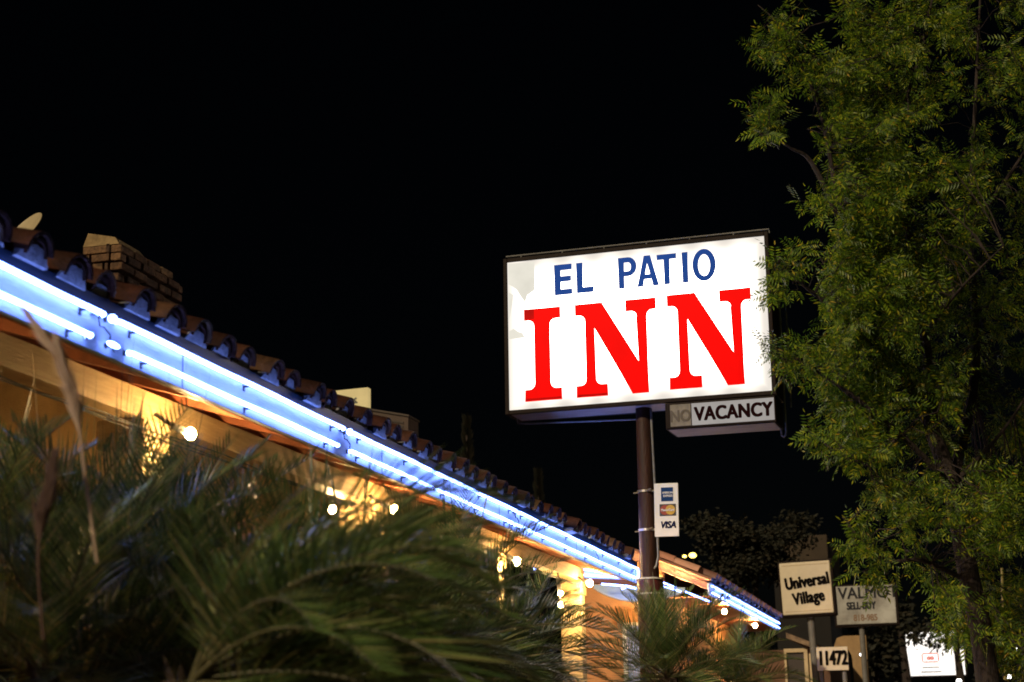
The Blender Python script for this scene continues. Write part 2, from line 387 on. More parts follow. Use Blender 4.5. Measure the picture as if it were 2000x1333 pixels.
neon(13.2, 18.93, ZL, 'lower neon tube on the eave end beside the sign pole', uend=False)
# cold-cathode end housings in the gaps (lit glass stubs)
for (y, z, lab) in ((6.235, 3.262, 'glowing round neon end cap in the upper gap on the left'), (6.25, 3.15, 'small lit glass stub between black boots in the lower left gap'),
                    (9.2, 3.262, 'bright neon end cap at the second gap of the upper tube')):
    t = thing('neon_end_cap', (EX-.02, y, z), lab, 'neon light', 'neon end caps on the fascia')
    MB().ball((EX+.014, y, z), .020 if z > 3.2 else .013, 7, (1, 1.2 if z > 3.2 else 4.5, 1)).build('glass_cap', NEON, t, smooth=True)
    MB().tube([(EX-.026, y, z), (EX-.012, y, z)], .012, 8).build('socket', BLACK, t)
for (y, lab) in ((6.2, 'loose black wire linking neon tubes at the left gap'), (9.2, 'loose black wire linking neon tubes at the second gap'), (13.3, 'loose black wire linking neon tubes near the palm tips'), (16.6, 'loose black wire on the fascia close to the sign pole')):
    pts = [(EX-.02+.02*math.sin(i*.5), y-.09+.03*i+.02*math.sin(i*1.9), ZU-.01-.115*i/7+.012*math.sin(i*2.3)) for i in range(8)]
    tag(MB().tube(pts, .004, 5).build('wire', BLACK), lab, 'wire', 'wires on the fascia')

# ------------------------------------------------------------------ flood lamps
def flood(p, label, r=.028, arm=(-.1, 0, .05)):
    t = thing('flood_lamp', p, label, 'lamp', 'warm flood lamps under the porch roofs'); p = Vector(p); a = Vector(arm)
    MB().ball(p, r, 9, (1, 1, 1.15)).build('bulb', BULB, t, smooth=True)
    d = a.normalized(); MB().tube([p+d*r*.9, p+d*r*1.3, p+d*(r*1.3+.07)], [r*.55, r*.7, r*.6], 10).build('socket', STEEL, t, smooth=True)
    MB().tube([p+d*(r*1.3+.06), p+a*1.0+d*.06+Vector((0, 0, .02))], .012, 6).build('arm', STEEL, t)
flood(PX(372, 848, -3.77), 'round lit bulb beside the leftmost lit pillar', arm=(-.12, -.06, .06))
flood((-4.2, 11.05, 3.06), 'round lit bulb hanging left of the second lit pillar', arm=(-.02, .0, .12))
flood(PX(770, 995, -3.80), 'lit bulb on the right of the second pillar, above palm leaves', arm=(-.12, -.05, .06))
flood(PX(1010, 1097, -3.82), 'lit bulb on the right of the third pillar, below the neon eave', .033, arm=(-.12, -.06, .08))
flood(PX(1152, 1140, -3.86), 'lit bulb at the top of the wide bright pillar near the sign pole', .033, arm=(-.12, .05, .06))
flood(PX(1095, 1160, -3.98), 'upper of two small lit bulbs seen left of the wide bright pillar', .027, arm=(-.03, .02, .2))
flood(PX(1095, 1182, -3.98), 'lower of two small lit bulbs seen left of the wide bright pillar', .027, arm=(-.03, .02, .2))
flood((-3.86, 4.6, 3.07), 'lit lamp under the porch roof at the left picture edge', arm=(-.12, -.06, .06))

# ------------------------------------------------------------------ main sign on its pole
W, HS = 2.375, 1.385
YAWS = R(3.5)
so = Vector((-3.65, 14.07, 4.292))          # lower left corner of the lit face
sign = thing('pole_sign', so, 'large white backlit sign box with blue and red letters on a tall pole', 'sign', rot=(0, R(.35), -YAWS))
DEP = .40; FR = .038
def sb(name, m, parent=sign): pass
b = MB()
b.bbox((-FR, -.012, -FR), (0, DEP, HS+FR), .006); b.bbox((W, -.012, -FR), (W+FR, DEP, HS+FR), .006)
b.bbox((0, -.0115, HS), (W, DEP-.001, HS+FR), .006); b.bbox((0, -.0115, -FR), (W, .03, 0), .006); b.bbox((0, DEP-.03, -FR), (W, DEP-.001, 0), .006)
b.build('cabinet', BROWNMETAL, sign, local=True)
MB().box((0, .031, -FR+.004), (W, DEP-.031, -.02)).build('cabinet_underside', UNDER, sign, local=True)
FACE = emat('backlit white acrylic', (1.0, .93, .84), SIGN_L)
n_ = FACE.node_tree.nodes; l_ = FACE.node_tree.links     # the tubes inside stop short of the frame, so the rim glows less
tc_ = n_.new('ShaderNodeTexCoord'); sp_ = n_.new('ShaderNodeSeparateXYZ'); l_.new(tc_.outputs['Object'], sp_.inputs[0])
def edge(out, size):
    a = n_.new('ShaderNodeMath'); a.operation = 'SUBTRACT'; a.inputs[0].default_value = size; l_.new(out, a.inputs[1])
    m = n_.new('ShaderNodeMath'); m.operation = 'MINIMUM'; l_.new(out, m.inputs[0]); l_.new(a.outputs[0], m.inputs[1]); return m.outputs[0]
mn_ = n_.new('ShaderNodeMath'); mn_.operation = 'MINIMUM'; l_.new(edge(sp_.outputs['X'], W), mn_.inputs[0]); l_.new(edge(sp_.outputs['Z'], HS), mn_.inputs[1])
mr_ = n_.new('ShaderNodeMapRange'); l_.new(mn_.outputs[0], mr_.inputs[0])
mr_.inputs[1].default_value = -.01; mr_.inputs[2].default_value = .26; mr_.inputs[3].default_value = 0; mr_.inputs[4].default_value = 1
pw_ = n_.new('ShaderNodeMath'); pw_.operation = 'POWER'; pw_.inputs[1].default_value = 2.4; l_.new(mr_.outputs[0], pw_.inputs[0])
sc_ = n_.new('ShaderNodeMath'); sc_.operation = 'MULTIPLY_ADD'; sc_.inputs[1].default_value = SIGN_L; sc_.inputs[2].default_value = .88; l_.new(pw_.outputs[0], sc_.inputs[0])
wv_ = n_.new('ShaderNodeMath'); wv_.operation = 'SINE'; ml_ = n_.new('ShaderNodeMath'); ml_.operation = 'MULTIPLY'; ml_.inputs[1].default_value = 2*math.pi/.30
l_.new(sp_.outputs['X'], ml_.inputs[0]); l_.new(ml_.outputs[0], wv_.inputs[0])
ma_ = n_.new('ShaderNodeMath'); ma_.operation = 'MULTIPLY_ADD'; ma_.inputs[1].default_value = .15; ma_.inputs[2].default_value = 1.0; l_.new(wv_.outputs[0], ma_.inputs[0])
mu_ = n_.new('ShaderNodeMath'); mu_.operation = 'MULTIPLY'; l_.new(sc_.outputs[0], mu_.inputs[0]); l_.new(ma_.outputs[0], mu_.inputs[1])
l_.new(mu_.outputs[0], n_['Principled BSDF'].inputs['Emission Strength'])
MB().box((0, 0, 0), (W, .012, HS)).build('sign_face', FACE, sign, local=True)
MB().box((0, DEP-.014, 0), (W, DEP-.006, HS)).build('sign_face', FACE, sign, local=True)
REDL = emat('backlit red letter film', (1.0, .0, .0), 1.0, var=.12, scale=2.5); BLUEL = emat('backlit blue letter film', (.012, .075, .36), .75, var=.15, scale=4)
def grow(P, e):                 # push an outline outwards by e
    n = len(P); A = sum(P[i][0]*P[(i+1) % n][1]-P[(i+1) % n][0]*P[i][1] for i in range(n)); sg = 1 if A > 0 else -1; out = []
    for i in range(n):
        p0, p1, p2 = Vector(P[i-1]), Vector(P[i]), Vector(P[(i+1) % n]); a = (p1-p0).normalized(); c = (p2-p1).normalized()
        n1 = Vector((a.y, -a.x))*sg; n2 = Vector((c.y, -c.x))*sg; m_ = (n1+n2); d = max(.35, m_.length_squared/2); out.append(tuple(p1+m_*(e/d)))
    return out
def face_letters(polys, m, y=-.004, th=.004, e=0):
    b = MB()
    for poly in polys: b.prism(grow([(x*W, (1-t)*HS) for x, t in poly], e) if e else [(x*W, (1-t)*HS) for x, t in poly], (0, y, 0), (1, 0, 0), (0, 0, 1), (0, th*.8, 0))
    return b.build('lettering', m, sign, local=True)
def arc(cx, cy, rx, ry, a0, a1, n=8): return [(cx+rx*math.cos(R(a0+(a1-a0)*i/n)), cy+ry*math.sin(R(a0+(a1-a0)*i/n))) for i in range(n+1)]
# INN in slab serif (unit face coordinates, t downward)
def br(x, t, dx, dt):            # quarter bracket between serif edge and stem: concave
    rx, rt = abs(dx), abs(dt); return x, t, rx, rt
T0, T1, B0, B1 = .338, .405, .879, .947
def stemI(xl, xr, sl, sr, top=True, bot=True):
    rx, rt = .026, .045
    P = [(xl, T0), (xr, T0), (xr, T1)] + arc(sr+rx, T1+rt, rx, rt, -90, -180, 6) + arc(sr+rx, B0-rt, rx, rt, 180, 90, 6) + [(xr, B0), (xr, B1), (xl, B1), (xl, B0)]
    P += arc(sl-rx, B0-rt, rx, rt, 90, 0, 6) + arc(sl-rx, T1+rt, rx, rt, 0, -90, 6) + [(xl, T1)]
    return P
def letN(o, d):
    rx, rt = .024, .045
    a = lambda x: x+o
    P = [(a(.270), T0+d), (a(.372), T0+d), (a(.511), .748+d)]
    P += [(a(.511), T1+rt+d)] + arc(a(.511-rx), T1+rt+d, rx, rt, 0, -90, 6) + [(a(.468), T1+d), (a(.468), T0+d), (a(.580), T0+d), (a(.580), T1+d)]
    P += arc(a(.543+rx), T1+rt+d, rx, rt, -90, -180, 6) + [(a(.543), B1+d), (a(.485), B1+d), (a(.342), .494+d)]
    P += arc(a(.342+rx), B0-rt+d, rx, rt, 180, 90, 6) + [(a(.386), B0+d), (a(.386), B1+d), (a(.270), B1+d), (a(.270), B0+d)]
    P += arc(a(.309-rx), B0-rt+d, rx, rt, 90, 0, 6) + arc(a(.309-rx), T1+rt+d, rx, rt, 0, -90, 6) + [(a(.270), T1+d)]
    return P
face_letters([stemI(.067, .207, .107, .164), letN(0, 0), letN(.3575, -.006)], REDL, e=.007)
E_ = [(.190,.053),(.258,.053),(.258,.088),(.213,.088),(.213,.133),(.255,.133),(.255,.167),(.213,.167),(.213,.221),(.259,.221),(.259,.256),(.190,.256)]
L_ = [(.278,.054),(.301,.054),(.301,.221),(.343,.221),(.343,.256),(.278,.256)]
Pst = [[(.442,.048),(.465,.048),(.465,.256),(.442,.256)]]
Pbow = arc(.481, .112, .033, .064, -90, 90, 10); Pin = arc(.481, .112, .0105, .029, 90, -90, 10)
Pb = [(.4652,.048)]+Pbow+[(.4652,.176),(.4652,.141)]+Pin+[(.4652,.083)]
A1 = [(.542,.049),(.567,.049),(.599,.256),(.575,.256),(.5545,.100),(.537,.256),(.513,.256)]
lx = lambda t: .537+(.0175)*(.256-t)/.156-.0002; rx_ = lambda t: .575-(.0205)*(.256-t)/.156+.0002; A2 = [(lx(.174)+.0004,.174),(rx_(.174)-.0004,.174),(rx_(.208)-.0004,.208),(lx(.208)+.0004,.208)]
T_ = [(.592,.053),(.667,.053),(.667,.088),(.641,.088),(.641,.256),(.618,.256),(.618,.088),(.592,.088)]
I_ = [(.688,.053),(.711,.053),(.711,.256),(.688,.256)]
def ring(cx, cy, rx, ry, tx, ty, n=36):
    out = []
    for i in range(n):
        a0, a1 = 2*math.pi*i/n, 2*math.pi*(i+1)/n
        out.append([(cx+rx*math.cos(a0), cy+ry*math.sin(a0)), (cx+rx*math.cos(a1), cy+ry*math.sin(a1)), (cx+(rx-tx)*math.cos(a1), cy+(ry-ty)*math.sin(a1)), (cx+(rx-tx)*math.cos(a0), cy+(ry-ty)*math.sin(a0))])
    return out
face_letters([E_, L_], BLUEL, e=.003)
face_letters(Pst+[Pb, A1, A2, T_, I_]+ring(.7715, .151, .0445, .107, .0225, .036), BLUEL)
PATCH = emat('grey white patching film', (.94, .91, .80), .86, var=.14, scale=4)
face_letters([[(.004,.008),(.110,.012),(.110,.205),(.095,.222),(.080,.236),(.070,.285),(.052,.240),(.036,.190),(.018,.165),(.004,.150)],
              [(.004,.470),(.022,.455),(.040,.478),(.056,.488),(.064,.510),(.066,.522),(.004,.524)],
              [(.004,.205),(.022,.225),(.016,.30),(.010,.36),(.004,.40)]], PATCH, y=-.0022, th=.0024).name = 'patch_film'
DRED = emat('dirty red film', (.55, .0, .0), 1.0, var=.3, scale=8)
face_letters([[(.0672,.3385),(.105,.3385),(.105,.402),(.0672,.402)]], DRED, y=-.0052, th=.0012).name = 'letter_stain'
face_letters([[(.0672,.932),(.207,.932),(.207,.9465),(.0672,.9465)], [(.272,.932),(.386,.934),(.386,.9465),(.272,.9465)]], DRED, y=-.0050, th=.001).name = 'letter_stain'
# top conduit rail on small feet
b = MB(); b.tube([(-FR+.01, .05, HS+FR+.035), (W+FR, .05, HS+FR+.035), (W+FR+.004, .05, HS+FR+.0)], .007, 6)
for i in range(6): b.tube([(W*(i+.3)/6, .05, HS+FR-.002), (W*(i+.3)/6, .05, HS+FR+.035)], .006, 6)
b.build('top_rail', STEEL, sign, local=True)
# drop conduit on the right side and lower left rail
b = MB(); b.tube([(W+FR+.035, .2, HS*.9), (W+FR+.035, .2, -.12), (W+FR+.035, .2, -.33), (W+FR+.028, .2, -.36), (W+FR+.012, .2, -.375), (W+FR-.005, .2, -.36), (W+FR-.01, .2, -.3)], .009, 7)
b.build('conduit', STEEL, sign, local=True)
b = MB(); b.tube([(W+FR+.075, .3, HS*.8), (W+FR+.075, .3, -.1)], .008, 6); b.build('conduit', STEEL, sign, local=True)
b = MB(); b.tube([(-FR+.04, .2, -FR), (-FR+.05, .2, -.085), (.08, .2, -.095), (1.13, .22, -.125)], .008, 6)
b.build('conduit', STEEL, sign, local=True)
# pole (world vertical; child of the sign)
inv = (Matrix.Translation(so) @ Euler((0, R(.35), -YAWS)).to_matrix().to_4x4()).inverted()
def wlocal(mb): mb.v = [inv @ p for p in mb.v]; return mb
PC = Vector((-2.452, 14.2, 0))
b = MB(); b.tube([PC+Vector((.0, 0, z)) for z in (.1, 2.72, 2.722, 3.15, 3.6, 4.3)], [.085, .085, .082, .079, .073, .067], 24)
wlocal(b).build('pole', POLE, sign, smooth=True, local=True)
b = MB(); b.lathe([(.086, 2.735), (.112, 2.73), (.117, 2.715), (.117, 0.1)], Matrix.Translation(PC), 28)
sl_ = wlocal(b).build('pole_sleeve', SLEEVE, sign, smooth=True, local=True)
b = MB(); b.lathe([(.1175, 2.604), (.1205, 2.604), (.1205, 2.618), (.1175, 2.618)], Matrix.Translation(PC), 28)
b.lathe([(.0, 2.748), (.122, 2.748), (.122, 2.733), (.09, 2.733)], Matrix.Translation(PC), 28)
wlocal(b).build('band', WHITE, sign, local=True, smooth=True)
b = MB(); b.tube([PC+Vector(p) for p in ((.074, -.03, 4.24), (.082, -.03, 3.6), (.088, -.03, 3.1), (.088, -.03, 2.93), (.07, -.05, 2.845), (.02, -.06, 2.80), (-.06, -.02, 2.76), (-.12, .05, 2.74))], .011, 8)
wlocal(b).build('conduit', STEEL, sign, local=True, smooth=True)
for z in (3.505, 3.165):
    b = MB(); b.lathe([(.079, z-.01), (.084, z-.01), (.084, z+.01), (.079, z+.01)], Matrix.Translation(PC), 20); b.tube([PC+Vector((.02, -.085, z)), PC+Vector((.06, -.105, z+.006))], .009, 6)
    b.tube([PC+Vector((-.11, -.03, z-.012)), PC+Vector((.13, -.06, z+.0))], .006, 6)
    wlocal(b).build('clamp', mat('bright zinc clamp', (.62, .55, .42), .35, metal=.8), sign, local=True)
# VACANCY box under the cabinet
vo = so + Vector((1.43, -.1, -.285))
vac = thing('vacancy_sign', vo, 'narrow sign box with dark letters hanging under the right end of the big sign', 'sign', rot=(0, R(.35), -YAWS))
VW, VH = .965, .235
b = MB(); b.bbox((0, 0, 0), (VW, .42, VH-.003), .008); b.build('housing', BROWNMETAL, vac, local=True)
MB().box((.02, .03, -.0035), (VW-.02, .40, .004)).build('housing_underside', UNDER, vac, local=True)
MB().bbox((.235, -.006, .02), (VW-.012, .004, VH-.022), .002).build('panel', emat('grey white panel', (.60, .56, .54), .55, var=.12, scale=5), vac, local=True)
MB().bbox((.045, -.005, .02), (.228, .004, VH-.022), .002).build('panel', mat('dead grey panel', (.24, .22, .19), .7, col2=(.14, .13, .11), scale=16), vac, local=True)
TXD = mat('dark maroon lettering', (.014, .003, .004), .8, spec=.03)
lettering('VACANCY', .165, Matrix.Translation((.600, -.009, .110)), TXD, vac, bold=.008, sx=.83, spacing=1.06)
lettering('NO', .145, Matrix.Translation((.135, -.007, .105)), mat('faded lettering', (.13, .115, .10), .8, spec=.1), vac, bold=.004, sx=.8)
# card sign clamped to the pole
co = PY(1279, 1049, 14.02)
card = thing('card_sign', co, 'small white upright panel with three payment marks clamped to the sign pole', 'sign', rot=(0, R(1.3), -R(2)))
CW, CH = .212, .462
MB().bbox((0, 0, 0), (CW, .018, CH), .004).build('panel', mat('white sign enamel', (.82, .82, .82), .4, var=.08, scale=12), card, local=True)
BLUE = mat('card blue print', (.015, .05, .16), .6, spec=.05); NAVY = mat('navy print', (.006, .010, .06), .6, spec=.05)
MB().box((.062, -.003, .305), (.167, .0005, .425)).build('blue_square', BLUE, card, local=True)
WP = mat('white print', (.8, .8, .8), .5)
lettering('AMERICAN', .024, Matrix.Translation((.120, -.0045, .378)), WP, card, bold=.0006, sx=.8)
lettering('EXPRESS', .026, Matrix.Translation((.122, -.0045, .350)), WP, card, bold=.0006, sx=.85)
MB().box((.046, -.003, .178), (.190, .0005, .280)).build('dark_rectangle', mat('black print', (.02, .015, .015), .5), card, local=True)
disc = lambda cx, cz, r, y: MB().prism([(cx+r*math.cos(2*math.pi*i/32), cz+r*math.sin(2*math.pi*i/32)) for i in range(32)], (0, y, 0), (1, 0, 0), (0, 0, 1), (0, .001, 0))
disc(.095, .229, .043, -.0045).build('red_circle', mat('red print', (.30, .025, .015), .5), card, local=True)
disc(.142, .229, .043, -.0060).build('yellow_circle', mat('amber print', (.55, .33, .03), .5), card, local=True)
lettering('MasterCard', .030, Matrix.Translation((.118, -.0078, .228)), WP, card, bold=.0007, sx=.80)
lettering('VISA', .080, Matrix.Translation((.118, -.0045, .098)), NAVY, card, bold=.003, sx=.86, shear=.22)
MB().tube([(-.02, .02, .06), (.1, .02, .06)], .006, 6).build('bracket', STEEL, card, local=True)
MB().tube([(-.02, .02, .40), (.1, .02, .40)], .006, 6).build('bracket', STEEL, card, local=True)

# ------------------------------------------------------------------ second wing beyond the driveway
EX2 = -3.3; C0 = 24.35; C1 = 34.5
wing = thing('motel_wing', (-6, 29, 0), 'farther orange motel wing with salmon verge tiles and neon eave right of the sign pole', 'building')
SL2 = .44
MB().bbox((EX2-.05, C0, 3.35), (EX2-.02, C1, 3.53), .004).build('fascia', WHITE_BOARD, wing)
MB().box((EX2-.055, C0, 3.532), (EX2+.004, C1, 3.56)).build('drip_edge', DRIP, wing)
RX2 = -4.42; rz2 = 3.55+(EX2-RX2)*SL2
r2roof = MB().add([(EX2-.06, C0+.05, 3.54), (EX2-.06, C1, 3.54), (RX2, C1, rz2), (RX2, C0+.05, rz2), (2*RX2-EX2, C1, 3.54), (2*RX2-EX2, C0+.05, 3.54)], [(0,1,2,3),(3,2,4,5)]).build('roof', DECK, wing)
a2 = math.atan(SL2); cov = MB(); pl2 = MB()
BT = mat('weathered far tile', (.2, .09, .06), .6, island=[(0, (.10, .05, .045)), (1, (.26, .12, .08))], bump=.4)
for c in range(int((C1-C0)/.29)):
    yc = C0+.2+c*.29
    for k in range(3):
        jx = r2.uniform(-.03, .03); M = Matrix.Translation((EX2+.06-k*.38*math.cos(a2)+jx, yc, 3.60+k*.38*math.sin(a2)-jx*SL2)) @ Euler((0, a2, r2.uniform(-.05, .05))).to_matrix().to_4x4()
        tile(cov, M, .10, .085, .45, .016, True, 7)
        if k == 0: pl2.prism([(-.11, -.03), (-.08, .03), (0, .065), (.08, .03), (.11, -.03)], M @ Vector((-.05, 0, -.01)), (0, 1, 0), (.18, 0, 1), (-.1, 0, -.02))
cov.build('cover_tiles', BT, r2roof, smooth=True); pl2.build('mortar_plugs', MORTAR, r2roof)
VERGE = mat('salmon verge tile', (.52, .25, .16), .7, island=[(0, (.44, .19, .12)), (.5, (.52, .25, .16)), (1, (.58, .31, .21))], bump=.4)
v = MB()
for row, (yo, zo, r) in enumerate(((.0, .0, .105), (.13, .115, .11))):
    for k in range(3 if row == 0 else 2):
        xs = EX2-.02-k*.40*math.cos(a2)-row*.17
        M = Matrix.Translation((xs, C0-.02+yo, 3.50+zo+(EX2-.02-xs)*SL2)) @ Euler((R(-38) if row == 0 else R(-8), a2, 0)).to_matrix().to_4x4()
        tile(v, M, r+.015, r, .43, .016, True, 10)
v.build('verge_tiles', VERGE, r2roof, smooth=True)
b = MB(); b.prism([(-4.05, 0), (-5.3, 0), (-5.3, 3.55), (RX2, rz2-.10), (-4.05, 3.78)], (0, C0+.22, 0), (1, 0, 0), (0, 0, 1), (0, .2, 0))
b.box((-4.25, C0+.421, 0), (-4.05, C1, 3.6)); b.build('wall', STUCCO2, wing)
MB().box((-4.05, C0+.3, 3.345), (EX2-.051, C1, 3.365)).build('soffit', RAFTER, wing)
for y in (26.5, 29.5, 32.5):
    wf = MB()
    for (ya, yb, za, zb) in ((y-.6, y+.6, 2.2, 2.28), (y-.6, y+.6, 1.0, 1.08), (y-.6, y-.52, 1.08, 2.2), (y+.52, y+.6, 1.08, 2.2)): wf.bbox((-4.049, ya, za), (-3.99, yb, zb), .005)
    wf = wf.build('window', WHITE, wing); MB().box((-4.045, y-.52, 1.08), (-4.02, y+.52, 2.2)).build('pane', GLASS, wf)
# gable window with lit blinds
wx0, wx1, wz0, wz1 = -4.62, -4.2, 2.05, 2.95
wf = MB()
for (xa, xb, za, zb) in ((wx0, wx1, wz1, wz1+.06), (wx0, wx1, wz0-.06, wz0), (wx0-.06, wx0, wz0-.06, wz1+.06), (wx1, wx1+.06, wz0-.06, wz1+.06)): wf.bbox((xa, C0+.16, za), (xb, C0+.218, zb), .004)
wf = wf.build('window', WHITE, wing)
b = MB()
for i in range(12): x = wx0+.01+i*(wx1-wx0)/12; b.box((x, C0+.19, wz0), (x+.022, C0+.215, wz1))
b.build('blind', emat('lit blind slats', (.72, .70, .82), .55), wf)
for z, lab in ((3.487, 'upper neon tube on the far wing eave right of the sign pole'), (3.388, 'lower neon tube on the far wing eave right of the sign pole')):
    neon(C0+.02, C1-.1, z, lab, x=EX2+.02, brackets=1.5, fx=EX2-.021)
def tube_thing(pts, label, r=.011):
    t = thing('neon_tube', pts[0], label, 'neon light', 'blue white neon tubes around the driveway')
    MB().tube(pts, r, 8).build('tube', NEON_SOFT, t, smooth=True)
    n = len(pts)
    for i in (0, n//2, n-1):
        p = Vector(pts[i]); MB().tube([p, p+Vector((0, .05, 0))], .012, 6).build('bracket', BLACK, t)
ga, gb = PY(1292, 1137, C0-.15), PY(1392, 1178, C0-.15)
tube_thing([ga.lerp(gb, i/6) for i in range(7)], 'sloping neon tube under the salmon verge tiles right of the pole')
# drive-through beam and canopy behind the pole
beam = thing('driveway_beam', (-4.5, 23.6, 3.5), 'red brown beam with neon tubes spanning the driveway behind the sign pole', 'beam')
pa, pb = PY(1120, 1133, 23.6), PY(1266, 1138, 23.6)
M = Matrix.Translation(pa) @ Euler((0, -math.atan2(pb.z-pa.z, pb.x-pa.x), 0)).to_matrix().to_4x4()
L = (pb-pa).length
MB().bbox((0, 0, -.04), (L, .14, .03), .006, M).build('lower_board', mat('maroon board', (.25, .09, .08), .6, var=.3), beam)
MB().bbox((0, .03, .03), (L, .11, .20), .006, M).build('pale_board', WHITE_BOARD, beam)
for dz, lab in ((.155, 'upper neon tube on the driveway beam behind the pole'), (.075, 'lower neon tube on the driveway beam behind the pole')):
    tube_thing([M @ Vector((.15+i*.2, .0, dz-.02*i*(1 if dz > .1 else .3))) for i in range(5)], lab, .012)
can = thing('canopy', (-4.2, 23.2, 3.2), 'pale blue lit canvas canopy with a curved hem behind the sign pole', 'awning')
b = MB(); cl = []; n = 18
u0, u1 = 1160, 1338
for i in range(n+1):
    u = u0+(u1-u0)*i/n; s_ = math.sin(math.pi*i/n)
    t_ = PY(u, 1142+6*i/n, 23.2); d_ = PY(u, 1148+6*i/n+26*s_**.8, 23.2)
    cl.append((t_, d_))
vs = []; fs = []
for i, (t_, d_) in enumerate(cl):
    s_ = math.sin(math.pi*i/n); off = Vector((0, -.25*s_, 0))
    vs += [t_, d_+off, d_+off+Vector((0, .012, 0)), t_+Vector((0, .012, 0))]
for i in range(n):
    for k in range(4): fs.append((4*i+k, 4*i+(k+1) % 4, 4*i+4+(k+1) % 4, 4*i+4+k))
b.add(vs, fs); b.build('canvas', mat('pale canvas', (.62, .74, .80), .8, var=.2, scale=5, trans=.3), can, smooth=True)
MB().tube([d_+Vector((0, -.25*math.sin(math.pi*i/n), -.005)) for i, (t_, d_) in enumerate(cl)], .013, 6).build('hem_tube', WHITE, can)
tube_thing([PY(1214+i*14, 1146+abs(i-1)*4, 22.85) for i in range(4)], 'short bent neon tube lying across the canopy left of the pole', .015)
tube_thing([PY(1175, 1141, 22.9), PY(1200, 1143, 22.9), PY(1225, 1145, 22.9)], 'thin neon tube added along the canopy top left of the pole to light it', .012)  # added tube, brightens the canvas behind it
tube_thing([PY(1296, 1146, 22.9), PY(1312, 1150, 22.9), PY(1330, 1156, 22.9)], 'short neon tube added on the canopy just right of the pole to light it', .010)  # another added tube, for light on the right part of the canvas
tube_thing([PY(1042, 1112, 23.3), PY(1050, 1110, 23.3), PY(1064, 1112, 23.3), PY(1078, 1117, 23.3)], 'short neon tube glimpsed under the porch beam left of the bright pillar', .012)
for (u, v_, X, lab) in ((1302, 1158, -3.9, 'lit bulb under the verge tiles right of the sign pole'), (1415, 1195, -3.36, 'lit bulb under the far wing eave, nearer one'), (1475, 1222, -3.36, 'lit bulb under the far wing eave, farther one')):
    p = PX(u, v_, X)
    if u == 1302: p = PY(u, v_, C0-.1)
    flood(p, lab, .036, arm=(-.15, .02, .05) if u > 1302 else (-.02, .12, .05))

# ------------------------------------------------------------------ things above the roof
dish = thing('satellite_dish', (-9.2, 15, 4.3), 'pale satellite dish rising above the tiles at the left picture edge', 'satellite dish')
dc = PY(50, 456, 15); dn = Vector((.42, .30, -.0)).normalized(); dn = Vector((-.42, -.80, .58)).normalized()
M = Matrix.Translation(dc) @ dn.to_track_quat('Z', 'Y').to_matrix().to_4x4()
prof = [(r, .5*r*r) for r in (0, .07, .14, .2, .265)] + [(.27, .5*.265**2+.004)] + [(r, .5*r*r-.008) for r in (.265, .2, .14, .07, 0)]
MB().lathe(prof, M, 32).build('reflector', mat('pale dish enamel', (.40, .33, .20), .5, var=.2, scale=5), dish, smooth=True)
MB().tube([dc, dc+Vector((-.12, .1, -.2)), dc+Vector((-.12, .1, -1.2))], .022, 8).build('mast', STEEL, dish)
ys = thing('roof_billboard', PY(680, 830, 25), 'yellow lit sign board showing above the tile ridge left of centre', 'sign')
p0, p1 = PY(612, 768, 25), PY(718, 757, 25)
b = MB(); ex = (p1-p0); b.prism([(0, -.55), (1, -.55), (1, 0), (0, 0)], p0, ex, (0, 0, 1), (0, .15, 0)); b.build('panel', emat('lit yellow panel', (.80, .60, .25), .75, var=.15, scale=3), ys)
k = PY(692, 781, 24.98); b = MB()
for (dx, dz, ang_) in ((0, 0, .5), (.02, -.03, -.7), (-.02, -.06, .2)):
    c, s_ = math.cos(ang_), math.sin(ang_); b.prism([(-.05*c+.015*s_, -.05*s_-.015*c), (.05*c+.015*s_, .05*s_-.015*c), (.05*c-.015*s_, .05*s_+.015*c), (-.05*c-.015*s_, -.05*s_+.015*c)], k+Vector((dx, -.004*(3+dx*50), dz)), (1, 0, 0), (0, 0, 1), (0, .003, 0))
b.build('emblem', mat('grey emblem', (.08, .08, .07), .6), ys)
m_ = (p0+p1)/2; MB().tube([m_+Vector((0, .2, -.4)), Vector((m_.x, m_.y+.2, 0))], .08, 12).build('post', STEEL, ys)
vb = thing('roof_vent', PY(760, 830, 16), 'low brown sheet metal vent box on the tiles below the yellow board', 'vent')
q0, q1, q2 = PY(722, 799, 16), PY(797, 811, 16), PY(795, 842, 16)
b = MB(); b.prism([(0, -.45), (q1.x-q0.x, -.45), (q1.x-q0.x, q1.z-q0.z), (0, 0)], q0, (1, 0, 0), (0, 0, 1), (0, .35, 0)); b.build('housing', mat('brown vent paint', (.05, .025, .012), .7, var=.4, scale=10), vb)
b = MB(); b.bbox((q0.x-.015, 15.985, q0.z-.02), (q1.x+.015, 16.36, q0.z+.004), .004, Matrix.Translation((0, 0, 0))); 
for i in range(4): b.box((q0.x+.05, 15.988, q0.z-.10-.045*i), (q1.x-.05, 15.997, q0.z-.08-.045*i))
b.v = [p+Vector((0, 0, (q1.z-q0.z)*(p.x-q0.x)/(q1.x-q0.x))) for p in b.v]
b.build('louvre', mat('dark vent paint', (.04, .024, .014), .7, var=.4), vb)

